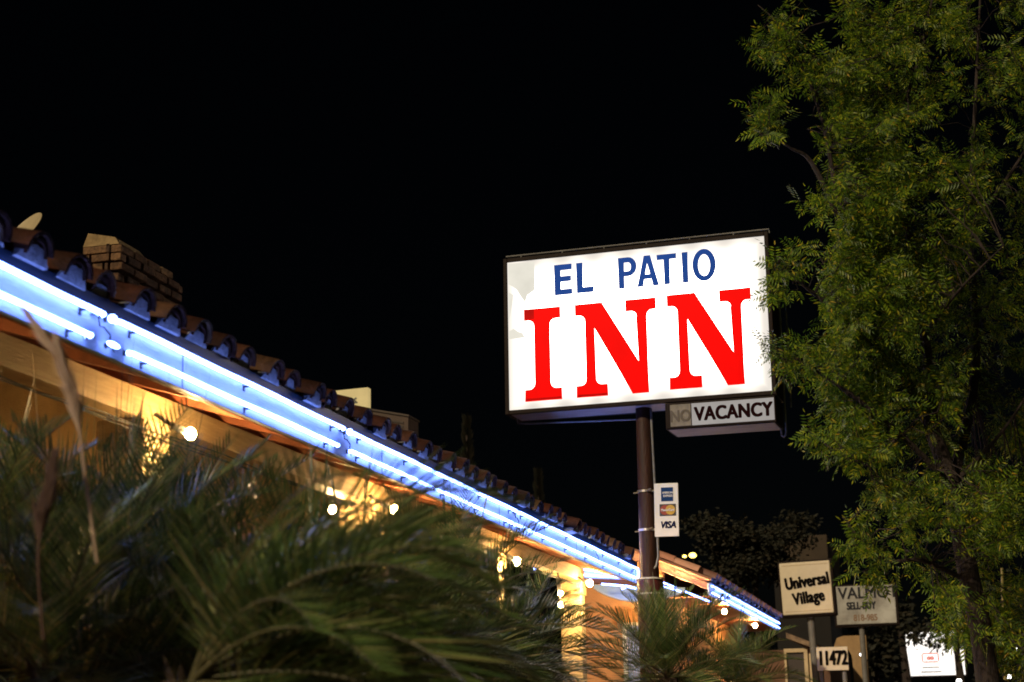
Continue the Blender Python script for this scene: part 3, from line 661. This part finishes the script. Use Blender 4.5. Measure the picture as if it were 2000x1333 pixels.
# ------------------------------------------------------------------ far signs
def board(name, u0, v0, u1, v1, u2, v2, Y, label, m, dep=.25, frame=None, fm=None):
    a, b_, c = PY(u0, v0, Y), PY(u1, v1, Y), PY(u2, v2, Y)   # top-left, top-right, bottom-right
    wd, ht = (b_-a).length, (b_-c).length; roll = math.atan2((c-b_).x, -(c-b_).z)
    o = Vector((c.x-wd*math.cos(roll*.3), Y, c.z))
    t = thing(name, o, label, 'sign', rot=(0, -roll*.6, 0))
    return t, wd, ht
TAN = emat('lamp lit cream panel', (.62, .44, .22), .42, var=.12, scale=2)
TANM = mat('cream sign panel', (.68, .58, .42), .6, var=.15, scale=2)
INK = mat('black sign ink', (.005, .004, .004), .8, spec=.03)
t, wd, ht = board('shop_sign', 1520, 1107, 1618, 1097, 1629, 1199, 36, 'square cream sign box with two slanted words on a post beyond the far wing', TANM)
MB().bbox((-.04, .03, -.05), (wd+.06, .45, ht+.04), .03).build('cabinet', BROWNMETAL, t, local=True)
MB().bbox((0, 0, 0), (wd, .04, ht), .025).build('panel', TANM, t, local=True)
b = MB()
for (xa, xb, za, zb) in ((.05, wd-.05, ht-.07, ht-.06), (.05, wd-.05, .06, .07)): b.box((xa, -.003, za), (xb, .001, zb))
b.build('border_line', mat('tan line', (.40, .28, .16), .7), t, local=True)
tilt = Euler((0, -R(5.5), 0)).to_matrix().to_4x4()
lettering('Universal', .345, Matrix.Translation((wd*.525, -.012, ht*.62)) @ tilt, INK, t, bold=.016, sx=.685, spacing=1.06)
lettering('Village', .345, Matrix.Translation((wd*.53, -.012, ht*.31)) @ tilt, INK, t, bold=.015, sx=.70, spacing=1.06)
MB().tube([(wd*.52, .25, -.04), (wd*.52, .25, -4)], .075, 12).build('post', mat('grey post paint', (.16, .15, .14), .6, var=.3), t, local=True)
t, wd, ht = board('shop_sign', 1630, 1149, 1746, 1142, 1752, 1217, 42, 'weathered white sign with three lines of lettering behind the tree twigs', TANM)
MB().bbox((-.05, .03, -.05), (wd+.06, .4, ht+.04), .02).build('cabinet', BROWNMETAL, t, local=True)
MB().bbox((0, 0, 0), (wd, .04, ht), .012).build('panel', mat('white weathered panel', (.44, .44, .42), .6, col2=(.14, .125, .11), scale=1.3), t, local=True)
GREYINK = mat('grey worn lettering', (.03, .03, .036), .8, spec=.05)
lettering('VALMOT', .40, Matrix.Translation((wd*.555, -.006, ht*.80)), GREYINK, t, bold=.010, sx=.92)
lettering('SELL-BUY', .25, Matrix.Translation((wd*.30+.18, -.006, ht*.47)), GREYINK, t, bold=.012, sx=.68)
lettering('818-985', .22, Matrix.Translation((wd*.36+.18, -.006, ht*.155)), mat('brown worn lettering', (.20, .12, .07), .7), t, bold=.006, sx=.8)
MB().tube([(wd*.4, .2, -.04), (wd*.4, .2, -4)], .07, 10).build('post', mat('grey post paint', (.16, .15, .14), .6), t, local=True)
t, wd, ht = board('number_sign', 1594, 1267, 1655, 1263, 1658, 1309, 35, 'small cream board reading 11472 below the square cream sign', TANM)
MB().bbox((0, 0, 0), (wd, .05, ht), .008).build('panel', TANM, t, local=True)
lettering('11472', .40, Matrix.Translation((wd*.51, -.012, ht*.50)), INK, t, bold=.017, sx=.60, spacing=1.0)
MB().tube([(wd*.12, .1, .1), (wd*.12, .1, -3)], .05, 10).build('post', mat('grey post paint', (.16, .15, .14), .6), t, local=True)
MB().tube([(wd*.85, .1, .1), (wd*.85, .1, -3)], .05, 10).build('post', mat('grey post paint', (.16, .15, .14), .6), t, local=True)
# dim pale wall behind the square sign
wb = thing('backdrop_building', PY(1590, 1330, 55), 'dim tan building wall half hidden by a dark tree behind the square sign', 'building')
a, c = PY(1560, 1047, 55), PY(1618, 1100, 55)
MB().box((a.x-.9, 55.1, 0), (c.x-.06, 61, c.z)).build('wall', mat('dark wall', (.008, .006, .005), .9, var=.4, scale=1.2), wb)
MB().bbox((a.x-.95, 55, c.z), (c.x, 61.1, a.z), .02).build('parapet', mat('dim tan parapet', (.05, .034, .02), .9, var=.4, scale=1.2), wb)
# shed and archway at the street edge
sh = thing('street_shop', PY(1560, 1400, 38), 'low brown shop front with two pale door frames below the cream signs', 'building')
a, c = PY(1512, 1243, 38), PY(1618, 1262, 38)
WBR = mat('brown shop wall', (.17, .085, .05), .85, var=.4, scale=2)
MB().box((a.x-.8, 38, 0), (c.x, 46, 3.10)).build('wall', WBR, sh)
ra, rb = PY(1535, 1236, 37.7), PY(1620, 1268, 37.7)
b = MB(); b.prism([(0, 0), (rb.x-ra.x, rb.z-ra.z), (rb.x-ra.x, rb.z-ra.z-.12), (0, -.12)], ra, (1, 0, 0), (0, 0, 1), (0, 8, 0)); b.build('roof', mat('rubble roof edge', (.32, .22, .14), .9, col2=(.08, .05, .035), scale=7), sh)
FRM = mat('pale door frame', (.55, .42, .25), .6, var=.2, scale=5)
for (u0, v0, u1) in ((1531, 1268, 1577), (1580, 1277, 1592)):
    a = PY(u0, v0, 37.95); c = PY(u1, v0, 37.95); f_ = MB(); th = .085
    f_.bbox((a.x, 37.9, a.z-th), (c.x, 37.995, a.z), .006); f_.bbox((a.x, 37.9, 0), (a.x+th*.6, 37.995, a.z-th), .006); f_.bbox((c.x-th, 37.9, 0), (c.x, 37.995, a.z-th), .006)
    f_ = f_.build('door', FRM, sh); MB().box((a.x+th*.6, 37.96, 0), (c.x-th, 37.98, a.z-th)).build('door_leaf', mat('dark doorway', (.03, .02, .018), .6), f_)
ar = thing('archway', PY(1665, 1400, 44), 'tan stucco archway behind the number board', 'archway')
a, c = PY(1628, 1243, 44), PY(1691, 1243, 44); wd = c.x-a.x; zt = a.z
poly = [(0, -zt), (0, -.25), (.08, -.05), (.25, 0), (wd, 0), (wd, -zt), (wd-.38, -zt)] + [(wd-.38-.30+.30*math.cos(R(t_)), -.62+.36*math.sin(R(t_))) for t_ in range(0, 181, 20)] + [(wd-.98, -zt)]
b = MB(); b.prism(poly, Vector((a.x, 44, zt)), (1, 0, 0), (0, 0, 1), (0, .5, 0)); b.build('wall', mat('tan stucco', (.36, .23, .11), .9, var=.3, scale=3, bump=.4), ar)
# glowing white shop sign far down the street
gs = thing('light_box', PY(1830, 1330, 62), 'bright white lit shop sign with a small red mark behind dark leaves', 'sign')
a, c = PY(1768, 1236, 62), PY(1886, 1318, 62)
MB().box((a.x, 62, c.z), (c.x, 62.05, a.z)).build('panel', emat('lit white panel', (1, .93, .86), 1.6, var=.25, scale=1.2), gs)
MB().bbox((a.x-.08, 62.051, c.z-.1), (c.x+.08, 62.4, a.z+.1), .02).build('cabinet', BROWNMETAL, gs)
RM = emat('red lit mark', (.85, .18, .13), .9); k = PY(1817, 1285, 61.98)
b = MB()
for (x0, x1, z0, z1) in ((-.26, .26, .13, .17), (-.26, .26, -.17, -.13), (-.30, -.26, -.13, .13), (.26, .30, -.13, .13)): b.box((k.x+x0, 61.985, k.z+z0), (k.x+x1, 61.998, k.z+z1))
b.build('red_mark', RM, gs)
lettering('oo', .22, Matrix.Translation(k-gs.location+Vector((0, -.0, .0))), RM, gs, bold=.02)
for dz, wdt in ((-.36, .30), (-.52, .36)): MB().box((k.x-wdt, 61.985, k.z+dz), (k.x+wdt, 61.998, k.z+dz+.035)).build('text_line', mat('grey line', (.2, .19, .18), .7), gs)
MB().tube([Vector(((a.x+c.x)/2, 62.3, c.z)), Vector(((a.x+c.x)/2, 62.3, 0))], .12, 10).build('post', BROWNMETAL, gs)
# small far street lights
for (u, v_, Y, r, lab, colr) in ((1985, 1266, 50, .07, 'tiny white street lamp right of the lit white sign', (1, .95, .9)), (1970, 1322, 50, .06, 'tiny white street lamp at the bottom right corner', (1, .95, .9)),
        (1684, 1279, 43.6, .045, 'tiny white lamp on the tan archway', (1, .93, .85)), (1353, 1085, 70, .11, 'tiny yellow lamp above the salmon verge tiles', (1, .75, .15)), (1337, 1087, 70, .06, 'faint yellow lamp left of the brighter one above the verge tiles', (1, .75, .15)), (1873, 1330, 52, .055, 'small white lamp under the lit white sign', (1, .95, .95))):
    p = PY(u, v_, Y); t = thing('street_light', p, lab, 'lamp', 'tiny lamps far down the street')
    MB().ball(p, r, 6, (1.5, 1, 1)).build('lamp_glass', emat('far lamp '+('yellow' if colr[2] < .5 else 'white'), colr, 6), t, smooth=True)
    MB().tube([p+Vector((0, .12, .0)), Vector((p.x, p.y+.12, 0))], .03, 6).build('post', BROWNMETAL, t); MB().bbox((p.x-r*1.6, p.y-.04, p.z+r*.95), (p.x+r*1.6, p.y+.16, p.z+r*1.2), .004).build('hood', BROWNMETAL, t)

# ------------------------------------------------------------------ palms
LEAF = mat('palm leaf', (.09, .145, .04), .36, island=[(0, (.035, .065, .022)), (.5, (.10, .165, .042)), (.85, (.17, .23, .065)), (1, (.30, .25, .11))], spec=.6, trans=.34)
STALK = mat('palm stalk', (.11, .10, .04), .55, var=.4, scale=10)
TRUNK = mat('fibrous palm trunk', (.06, .035, .02), .95, col2=(.018, .011, .007), scale=12, bump=1.0, bscale=40)
def blade(mb, p, d, n, L, wd, droop, seg=3):
    side = d.cross(n).normalized(); vs = []; q = p.copy(); dd = d.copy()
    for i in range(seg+1):
        t = i/seg; ww = wd*(1-t)**.6*(.55+.45*min(1, t*4)) if i < seg else 0
        vs += [q-side*ww+n*ww*.35, q+side*ww+n*ww*.35]
        q = q+dd*(L/seg); dd = (dd+Vector((0, 0, -droop/seg))).normalized()
    fs = [(2*i, 2*i+1, 2*i+3, 2*i+2) for i in range(seg)]
    mb.add(vs, fs)
def frond_meshes(L, seed, arch=1.0):
    # local frame: grows along +X, up is +Z
    r = random.Random(seed); ra = MB(); lf = MB(); pts = []; N = 16; p = Vector((0, 0, 0)); a = .10
    for i in range(N+1):
        pts.append(p.copy()); a -= arch*(.018+.085*(i/N)); p = p+Vector((math.cos(a), 0.0, math.sin(a)))*(L/N)
    ra.tube(pts, [.0065*(1-.85*i/N)*L+.0008 for i in range(N+1)], 5)
    nl = 34
    for i in range(nl):
        t = .16+.83*i/(nl-1); k = min(N-1, int(t*N)); q = pts[k].lerp(pts[k+1], t*N-k); tg = (pts[k+1]-pts[k]).normalized()
        up = Vector((-tg.z, 0, tg.x)); ln = L*.30*(.55+.45*math.sin(math.pi*min(1, t*1.05+.08)))*r.uniform(.85, 1.1)*(1-.45*max(0, t-.7)/.3)
        for s_ in (-1, 1):
            sw = .72+.6*t+r.uniform(-.07, .07)
            d = (Vector((0, s_, 0))*1.0+tg*sw*1.1+up*r.uniform(.25, .5)).normalized()
            blade(lf, q, d, (up*.9+Vector((0, -s_*.4, 0))).normalized(), ln, .0056*L**.5, r.uniform(.02, .16))
    return ra, lf
FVAR = {}
def palm(u, v_, Y, L, n, label, seed, emin=-35, emax=82, spears=2, arch=1.0, cat='palm', azr=None):
    c = PY(u, v_, Y); base = Vector((c.x, c.y, .18)); r = random.Random(seed)
    t = thing('palm_plant', base, label, cat, 'feathery palms planted along the porch')
    h = c.z
    tr = MB(); pts = [Vector((c.x+.03*math.sin(k), c.y, .18+(h-.18)*k/8)) for k in range(9)]
    tr.tube(pts, [.085+.02*math.sin(k*2.1)+(.03 if k > 6 else 0) for k in range(9)], 12)
    for k in range(60):
        z = r.uniform(.4*h, h+.02); a = r.uniform(0, 6.28); p = Vector((c.x+.085*math.cos(a), c.y+.085*math.sin(a), z)); d = Vector((math.cos(a)*.6, math.sin(a)*.6, .8)).normalized()
        blade(tr, p, d, Vector((math.cos(a), math.sin(a), 0)), r.uniform(.08, .16), .018, .2, 2)
    tr.build('trunk', TRUNK, t)
    key = (round(L, 2), arch)
    if key not in FVAR:
        FVAR[key] = []
        for s in range(4):
            ra, lf = frond_meshes(L, seed*10+s, arch*(.8+.16*s))
            FVAR[key].append((ra, lf))
        FVAR[key] = [[None, x] for x in FVAR[key]]
    for k in range(n):
        ent = FVAR[key][k % 4]; f_ = (k+.5)/n
        el = emin+(emax-emin)*(f_**.85)+r.uniform(-8, 8); az = k*137.5+r.uniform(-15, 15)
        if azr: az = azr[0]+azr[1]*(((k*137.5) % 360)/180-1)
        if ent[0] is None:
            ra, lf = ent[1]; o = ra.build('frond', STALK, t, local=True); l = lf.build('leaflets', LEAF, o, local=True); ent[0] = (o.data, l.data)
        else:
            o = bpy.data.objects.new('frond', ent[0][0]); COL.objects.link(o); o.parent = t
            l = bpy.data.objects.new('leaflets', ent[0][1]); COL.objects.link(l); l.parent = o
        o.location = (0, 0, c.z-base.z); sc = r.uniform(.85, 1.1)*(1 if el > 0 else .92); o.scale = (sc, sc, sc)
        o.rotation_euler = Euler((r.uniform(-.3, .3), -R(el), R(az)), 'XYZ')
    for k in range(spears):
        s_ = MB(); d = Vector((r.uniform(-.2, .2), r.uniform(-.2, .2), 1)).normalized(); p = Vector((0, 0, c.z-base.z))
        s_.tube([p, p+d*L*.5, p+d*L*.95], [.008, .005, .001], 5)
        for j in range(5): blade(s_, p+d*L*(.35+.1*j), (d+Vector((r.uniform(-.12, .12), r.uniform(-.12, .12), 0))).normalized(), Vector((0, -1, 0)), L*.3, .004, .0)
        s_.build('spear_leaf', LEAF, t, local=True)
    return t
palm(225, 1262, 5.5, .92, 36, 'broad blurred palm in the left foreground with upright fronds', 11, emin=-25, spears=3)
palm(-50, 1180, 5.4, .84, 30, 'dark blurred palm cut by the left picture edge', 12, emin=-30)
palm(370, 1335, 4.1, 1.0, 32, 'nearest blurred palm, fronds arching down across the lower centre left', 13, emin=-10, emax=50, arch=1.35, spears=0, azr=(22, 68))
palm(690, 1260, 6.6, .82, 30, 'mid distance palm in front of the second lit pillar', 14, emin=-30, emax=70)
palm(100, 1345, 4.7, .74, 26, 'shaded low palm at the bottom left corner', 23, emin=-15, emax=80, spears=0)
palm(385, 1350, 5.0, .72, 24, 'shaded low palm at the bottom edge left of centre', 24, emin=-15, emax=72, spears=0)
palm(335, 1225, 6.4, .86, 30, 'upright palm in front of the first lit pillar', 27, emin=-5, emax=82, spears=2, arch=.7)
palm(95, 1215, 6.1, .84, 30, 'upright palm in front of the dim porch wall at the left', 28, emin=-5, emax=82, spears=2, arch=.7)
palm(610, 1275, 5.9, .80, 32, 'bushy palm below the lit bulb of the second pillar', 25, emin=-25, emax=68)
palm(955, 1335, 9.4, .78, 30, 'bushy palm low beside the palm with tall tips', 26, emin=-15, emax=75)
palm(800, 1320, 7.4, .70, 26, 'low palm in the bottom middle with a lit trunk', 20, emin=-25, emax=65)
palm(890, 1265, 8.6, .92, 34, 'palm whose tall tips cross the neon tubes mid eave', 15, emin=-35, emax=84, spears=3)
palm(1010, 1300, 10.6, .72, 26, 'palm just left of the wide bright pillar', 16, emin=-30, emax=70)
palm(1305, 1325, 12.3, .80, 52, 'crisp dark palm at the foot of the sign pole', 17, emin=-25, emax=78, arch=.65)
palm(1435, 1345, 14.5, .74, 34, 'small palm in front of the far orange wall, right of the pole palm', 18, emin=-20, emax=70)
# tall dry plume and reed blades at the left
PL = mat('dry plume straw', (.42, .30, .20), .8, island=[(0, (.30, .20, .13)), (1, (.50, .38, .27))], trans=.25)
def plume(pts, label, wd=.03, seed=1, m=None):
    m = m or PL
    r = random.Random(seed); base = pts[0]; t = thing('dry_plume', base, label, 'dry grass', 'dry plumes among the left palms')
    MB().tube(smooth_path(pts, 4), .0045, 6).build('stalk', m, t)
    b = MB()
    for k in range(900):
        f_ = r.uniform(.42, 1.0); i = min(len(pts)-2, int(f_*(len(pts)-1))); q = pts[i].lerp(pts[i+1], f_*(len(pts)-1)-i); tg = (pts[i+1]-pts[i]).normalized()
        d = (tg+Vector((r.uniform(-1, 1), r.uniform(-1, 1), r.uniform(-.6, .4)))*.30*(1.25-f_)).normalized()
        blade(b, q, d, Vector((0, -1, 0)), r.uniform(.05, .12), .0030, .3, 2)
    b.build('plume_hair', m, t)
plume([PY(190, 1100, 3.9), PY(165, 920, 3.9), PY(150, 810, 3.9), PY(122, 710, 3.9), PY(78, 645, 3.9)], 'tall bent tan plume rising in front of the porch at the left', seed=2)
plume([PY(85, 1250, 3.8), PY(75, 1120, 3.8), PY(78, 1040, 3.8), PY(90, 985, 3.8), PY(96, 945, 3.8)], 'short brown plume low in the left foreground palms', seed=3, m=mat('brown plume straw', (.09, .05, .034), .85, trans=.2))
GR = mat('grass blade', (.075, .10, .03), .5, island=[(0, (.05, .07, .02)), (.7, (.09, .12, .035)), (1, (.24, .19, .10))], trans=.3)
def reeds(u, v_, Y, n, h, spread, label, seed):
    r = random.Random(seed); c = PY(u, v_, Y); t = thing('grass_clump', (c.x, c.y, .2), label, 'grass', 'tall grass clumps among the left palms'); b = MB()
    for k in range(n):
        p = Vector((c.x+r.gauss(0, spread), c.y+r.gauss(0, spread*.7), .2)); L = (c.z-.2)+h*r.uniform(.25, 1)
        d = Vector((r.gauss(0, .06), r.gauss(0, .06), 1)).normalized(); blade(b, p, d, Vector((0, -1, 0)), L, .007, r.uniform(0, .12), 6)
    b.build('blades', GR, t)
reeds(60, 985, 6.4, 34, .42, .22, 'upright grass blades in front of the dim porch wall at far left', 4)
reeds(190, 985, 6.2, 20, .85, .05, 'narrow tall tuft of green grass beside the tan plume', 5)
reeds(305, 985, 6.5, 18, .55, .05, 'tall grass tuft left of the first lit pillar', 6)

# ------------------------------------------------------------------ street tree at the right
CROWN = mat('pinnate leaf', (.09, .13, .02), .42, island=[(0, (.028, .066, .007)), (.4, (.065, .128, .009)), (.75, (.17, .26, .014)), (.965, (.33, .35, .02)), (1, (.42, .28, .02))], spec=.35, trans=.45)
BARK = mat('tree bark', (.035, .022, .018), .9, col2=(.014, .010, .008), scale=14, bump=.8, bscale=30, stretch=(2, 2, .5))
TDY = -.9
tp = lambda L: [PY(u, v_, Y+TDY) for u, v_, Y in L]
base = PY(1940, 1440, 14.2+TDY); base.z = .13
tree = thing('street_tree', base, 'leafy sidewalk tree with feathery leaves filling the right side of the picture', 'tree')
tr = MB(); tpts = smooth_path([base]+tp([(1926, 1300, 14.2), (1893, 1130, 14.1), (1858, 950, 14.1), (1822, 845, 14.1)])); n = len(tpts)
tr.tube(tpts, [.10-.04*i/(n-1) for i in range(n)], 12); tr.build('trunk', BARK, tree, smooth=True)
LIMBS = [([(1822,845,14.1),(1745,690,14.0),(1695,560,13.9),(1640,430,13.8),(1585,318,13.7),(1545,290,13.6),(1505,265,13.5)], .045),
 ([(1822,845,14.1),(1805,650,14.3),(1775,470,14.4),(1735,290,14.4),(1700,150,14.3),(1655,0,14.2),(1620,-140,14.2)], .05),
 ([(1858,950,14.1),(1905,720,15.2),(1895,450,16.2),(1905,200,16.4),(1920,-120,16.5)], .05),
 ([(1858,950,14.1),(1760,850,13.7),(1660,770,13.4),(1595,725,13.3),(1540,695,13.25)], .03),
 ([(1745,690,14.0),(1660,625,13.5),(1590,575,13.3),(1535,530,13.2),(1500,520,13.2)], .025),
 ([(1880,1130,14.1),(1800,1095,13.8),(1730,1095,13.7),(1680,1050,13.6),(1645,1010,13.6)], .022),
 ([(1858,950,14.1),(1960,840,14.6),(2050,700,15.0)], .024), ([(1895,450,16.2),(1980,330,16.0),(2060,200,16.0)], .03),
 ([(1640,430,13.8),(1612,260,13.7),(1575,150,13.6),(1520,50,13.5),(1480,10,13.5)], .022), ([(1735,290,14.4),(1800,100,14.0),(1830,-60,13.9)], .025),
 ([(1805,650,14.3),(1880,560,13.6),(1960,480,13.3)], .022), ([(1695,560,13.9),(1640,560,14.6),(1600,500,14.9)], .018), ([(1760,850,13.7),(1700,900,13.4),(1660,900,13.3)], .015)]
lp = []; lb = MB()
for P, r0 in LIMBS:
    s_ = smooth_path(tp(P), 5); n = len(s_); lb.tube(s_, [max(.004, r0*(1-.88*i/(n-1))) for i in range(n)], 7); lp += s_
lb.build('limbs', BARK, tree, smooth=True)
BLOBS = [(1655,30,55,60,14.0,.5,.8),(1525,60,52,70,13.5,.35,.45),(1490,232,44,50,13.5,.25,.5),(1590,130,52,66,13.6,.4,.35),(1660,215,90,110,13.8,.7,.8),(1750,120,120,140,14.1,.9,.7),(1900,130,140,200,14.6,1.1,.6),(1680,370,85,100,13.8,.8,1),
 (1640,490,62,95,13.7,.6,1.1),(1780,400,140,150,14.1,1.0,.9),(1930,420,120,190,14.4,1.1,.7),(1710,590,120,110,13.9,.9,1.1),(1860,640,160,150,14.1,1.1,.9),(1620,600,62,75,13.5,.5,1),(1545,500,36,38,13.25,.25,.4),(1500,540,36,42,13.15,.18,.3),
 (1550,705,38,46,13.3,.3,.45),(1500,688,28,18,13.2,.15,.5),(1640,740,90,80,13.6,.7,1),(1770,790,120,105,13.9,.9,1),(1680,860,70,70,13.5,.5,1),(1910,870,130,140,14.1,1.0,.7),(1755,945,75,75,13.8,.6,.9),(1668,1045,34,50,13.6,.3,.45),
 (1780,1030,80,60,13.8,.6,.7),(1850,1095,90,80,14.0,.8,.6),(1960,1120,100,190,14.2,.9,.6),(1720,1105,45,38,13.7,.3,.6),(1600,395,25,40,13.6,.2,.5),(1610,850,30,40,13.4,.2,.5),(1965,1290,60,60,14,.4,.5),(1905,1000,90,90,13.7,.5,.8),(1905,1260,85,80,13.7,.4,.7),(1880,1150,60,60,13.7,.3,.6),(1900,1200,80,110,14.9,.5,.8),(1975,930,60,120,14.2,.6,.6)]
rt = random.Random(21); cr = MB(); tw = MB()
def leaf(mb, p, d, n, L, r):
    side = d.cross(n)
    if side.length < .01: side = d.orthogonal()
    side.normalize(); nn = side.cross(d).normalized(); k = r.choice((5, 6, 6, 7)); q = p.copy(); dd = d.copy(); st = L/(k+.5)
    for i in range(k+1):
        if i: 
            ll = L*.36*(1-.35*abs(i/k-.45))*r.uniform(.85, 1.1)
            for s_ in ((-1, 1) if i < k else (0,)):
                ld = (side*s_*.9+dd*(.55 if s_ else 1)+Vector((0, 0, -.28))).normalized(); wv = ld.cross(nn)
                if wv.length < .01: continue
                wv = wv.normalized()*ll*.125; m_ = q+ld*ll*.45+nn*ll*.04
                mb.add([q, m_-wv, q+ld*ll, m_+wv], [(0, 1, 2, 3)])
        q = q+dd*st; dd = (dd+Vector((0, 0, -.07))).normalized()
    
EDGE = [(0, 1660), (150, 1625), (330, 1615), (400, 1640), (480, 1645), (560, 1625), (640, 1640), (720, 1605), (800, 1640), (880, 1650), (960, 1700), (1060, 1760), (1200, 1800), (1400, 1850)]
def edge_u(v):
    for (a, b), (c, d) in zip(EDGE, EDGE[1:]):
        if v <= c: return b+(d-b)*max(0, (v-a))/(c-a)
    return EDGE[-1][1]
for (u, v_, ru, rv, Y, ry, den) in BLOBS:
    nclu = max(3, int(ru*rv*den/(112 if u < 1720 else 165 if u < 1830 else 200)))
    if u > 1810 and Y != 13.7: Y += 1.5
    for k in range(nclu):
        while True:
            x, y, z = rt.uniform(-1, 1), rt.uniform(-1, 1), rt.uniform(-1, 1)
            if x*x+y*y+z*z < 1: break
        uu, vv = u+x*ru, v_+y*rv
        tuft = ru < 50 or (u < 1600 and v_ < 150)
        if not tuft:
            uu += 12; e_ = edge_u(vv)
            if uu < e_: uu = e_+rt.uniform(0, 45)
        elif 430 < vv < 800 and uu < 1500: uu = 1500+rt.uniform(0, 25)
        c = PY(uu, vv, Y+TDY+z*ry)
        if not tuft and noise.noise(c*1.9+Vector((3, 1, 7))) < (-.16 if uu < 1760 else -.02): continue
        near = min(lp, key=lambda q: (q-c).length_squared)
        ax = (c-near); ax = ax.normalized() if ax.length > .02 else Vector((0, -.3, 1))
        ax = (ax+Vector((rt.uniform(-.4, .4), rt.uniform(-.4, .4), rt.uniform(.0, .5)))).normalized()
        s0 = c-ax*.20; mid = near.lerp(s0, .5)+Vector((0, 0, .05))
        if (near-c).length < 1.1: tw.tube([near, mid, s0, c+ax*.12], [.006, .005, .004, .002], 4, cap=False)
        nl = rt.randint(8, 12)
        for j in range(nl):
            f_ = j/nl; p = s0+ax*(.34*f_); a = j*2.4+rt.uniform(-.5, .5); o1 = ax.orthogonal().normalized(); o2 = ax.cross(o1)
            d = (ax*rt.uniform(.35, .8)+(o1*math.cos(a)+o2*math.sin(a))*rt.uniform(.7, 1.1)+Vector((0, 0, -.1))).normalized()
            leaf(cr, p, d, Vector((rt.uniform(-.7, .7), rt.uniform(-1.1, .15), rt.uniform(-.1, .8))).normalized(), rt.uniform(.10, .20), rt)
tw.build('twigs', BARK, tree); cr.build('crown', CROWN, tree)

# ------------------------------------------------------------------ far dark trees
DARKLEAF = mat('distant dark foliage', (.016, .016, .008), .7, island=[(0, (.007, .008, .004)), (.7, (.014, .015, .007)), (1, (.035, .026, .012))], trans=.2)
def far_tree(u, v_, Y, ru, rv, n, label, seed, leafsize=.12, vbase=None):
    r = random.Random(seed); c = PY(u, v_, Y); k = Y/FPX; base = Vector((c.x, Y, 0)); t = thing('background_tree', base, label, 'tree', 'dark trees far down the street')
    b = MB(); b.tube([base, Vector((c.x+.1, Y, c.z*.5)), c], [.16*Y/45, .13*Y/45, .06*Y/45], 8)
    for j in range(9): b.tube([c+Vector((0, 0, -rv*k*.5)), c+Vector((r.uniform(-.7, .7)*ru*k, r.uniform(-.7, .7)*ru*k, r.uniform(-.2, .8)*rv*k))], [.05*Y/45, .012], 5)
    b.build('trunk', BARK, t); b = MB()
    cl = []
    for j in range(26):
        a = r.uniform(0, 6.28); e = r.uniform(-.7, 1); q = r.uniform(.35, 1); cl.append(c+Vector((math.cos(a)*q*ru*k, math.sin(a)*q*ru*k, e*q*rv*k)))
    for j in range(n):
        p = r.choice(cl)+Vector((r.gauss(0, 1)*ru*k*.17, r.gauss(0, 1)*ru*k*.17, r.gauss(0, 1)*rv*k*.15)); d = Vector((r.uniform(-1, 1), r.uniform(-1, 1), r.uniform(-1, .5))).normalized()
        sd_ = d.orthogonal().normalized()*leafsize*.3; L = leafsize*r.uniform(.7, 1.3); b.add([p, p+d*L*.5-sd_, p+d*L, p+d*L*.5+sd_], [(0, 1, 2, 3)])
    b.build('crown', DARKLEAF, t)
far_tree(1470, 1090, 47, 105, 75, 8000, 'dark round tree behind the square cream sign', 31, .15)
far_tree(1705, 1275, 50, 36, 60, 700, 'small dark tree left of the bright lit sign', 32, .26)
far_tree(1865, 1240, 56, 115, 38, 900, 'thin dark tree whose leaves spot the bright lit sign', 33, .19)
far_tree(1758, 1215, 58, 30, 40, 300, 'slim dark tree with a straight trunk at the edge of the bright lit sign', 34, .3)
far_tree(1990, 1245, 17.5, 75, 110, 3600, 'added dark shrub standing in for unlit leaves in the bottom right corner behind the sidewalk tree', 35, .07)  # added shrub: near black leaves stand in for the shade in this corner
# slender cypress tips over the ridge
for (u, v_, Y, lab, sd_) in ((912, 850, 40, 'faint thin spire of a tree above the mid eave tiles', 41), (1052, 950, 44, 'faintest thin tree spire above the tiles left of the pole', 42)):
    c = PY(u, v_, Y); base = Vector((c.x, Y, 0)); t = thing('slender_tree', base, lab, 'tree', 'slender trees behind the roof'); r = random.Random(sd_); b = MB()
    MB().tube([base, Vector((c.x, Y, c.z))], [.12, .03], 8).build('trunk', BARK, t)
    for j in range(900):
        f_ = r.random(); z = c.z*(.35+.69*f_); a = r.uniform(0, 6.28); q = r.uniform(.2, 1)*.38*(1-f_*.85); p = Vector((c.x+q*math.cos(a), Y+q*math.sin(a), z)); d = Vector((math.cos(a)*.4, math.sin(a)*.4, 1)).normalized(); s_ = d.orthogonal().normalized()*.03
        b.add([p, p+d*.12-s_, p+d*.26, p+d*.12+s_], [(0, 1, 2, 3)])
    b.build('crown', DARKLEAF, t)
# thin pole at the right edge, its yellow light put into the colour
pp = PY(1957, 1110, 24); pb_ = PY(1964, 1333, 24)
tag(MB().tube([Vector((pb_.x, 24, 0)), pb_, pp], [.03, .025, .02], 8).build('thin_pole', mat('yellow lit pole colour', (.17, .14, .04), .45)), 'thin yellowish pole under the tree near the right picture edge', 'pole')
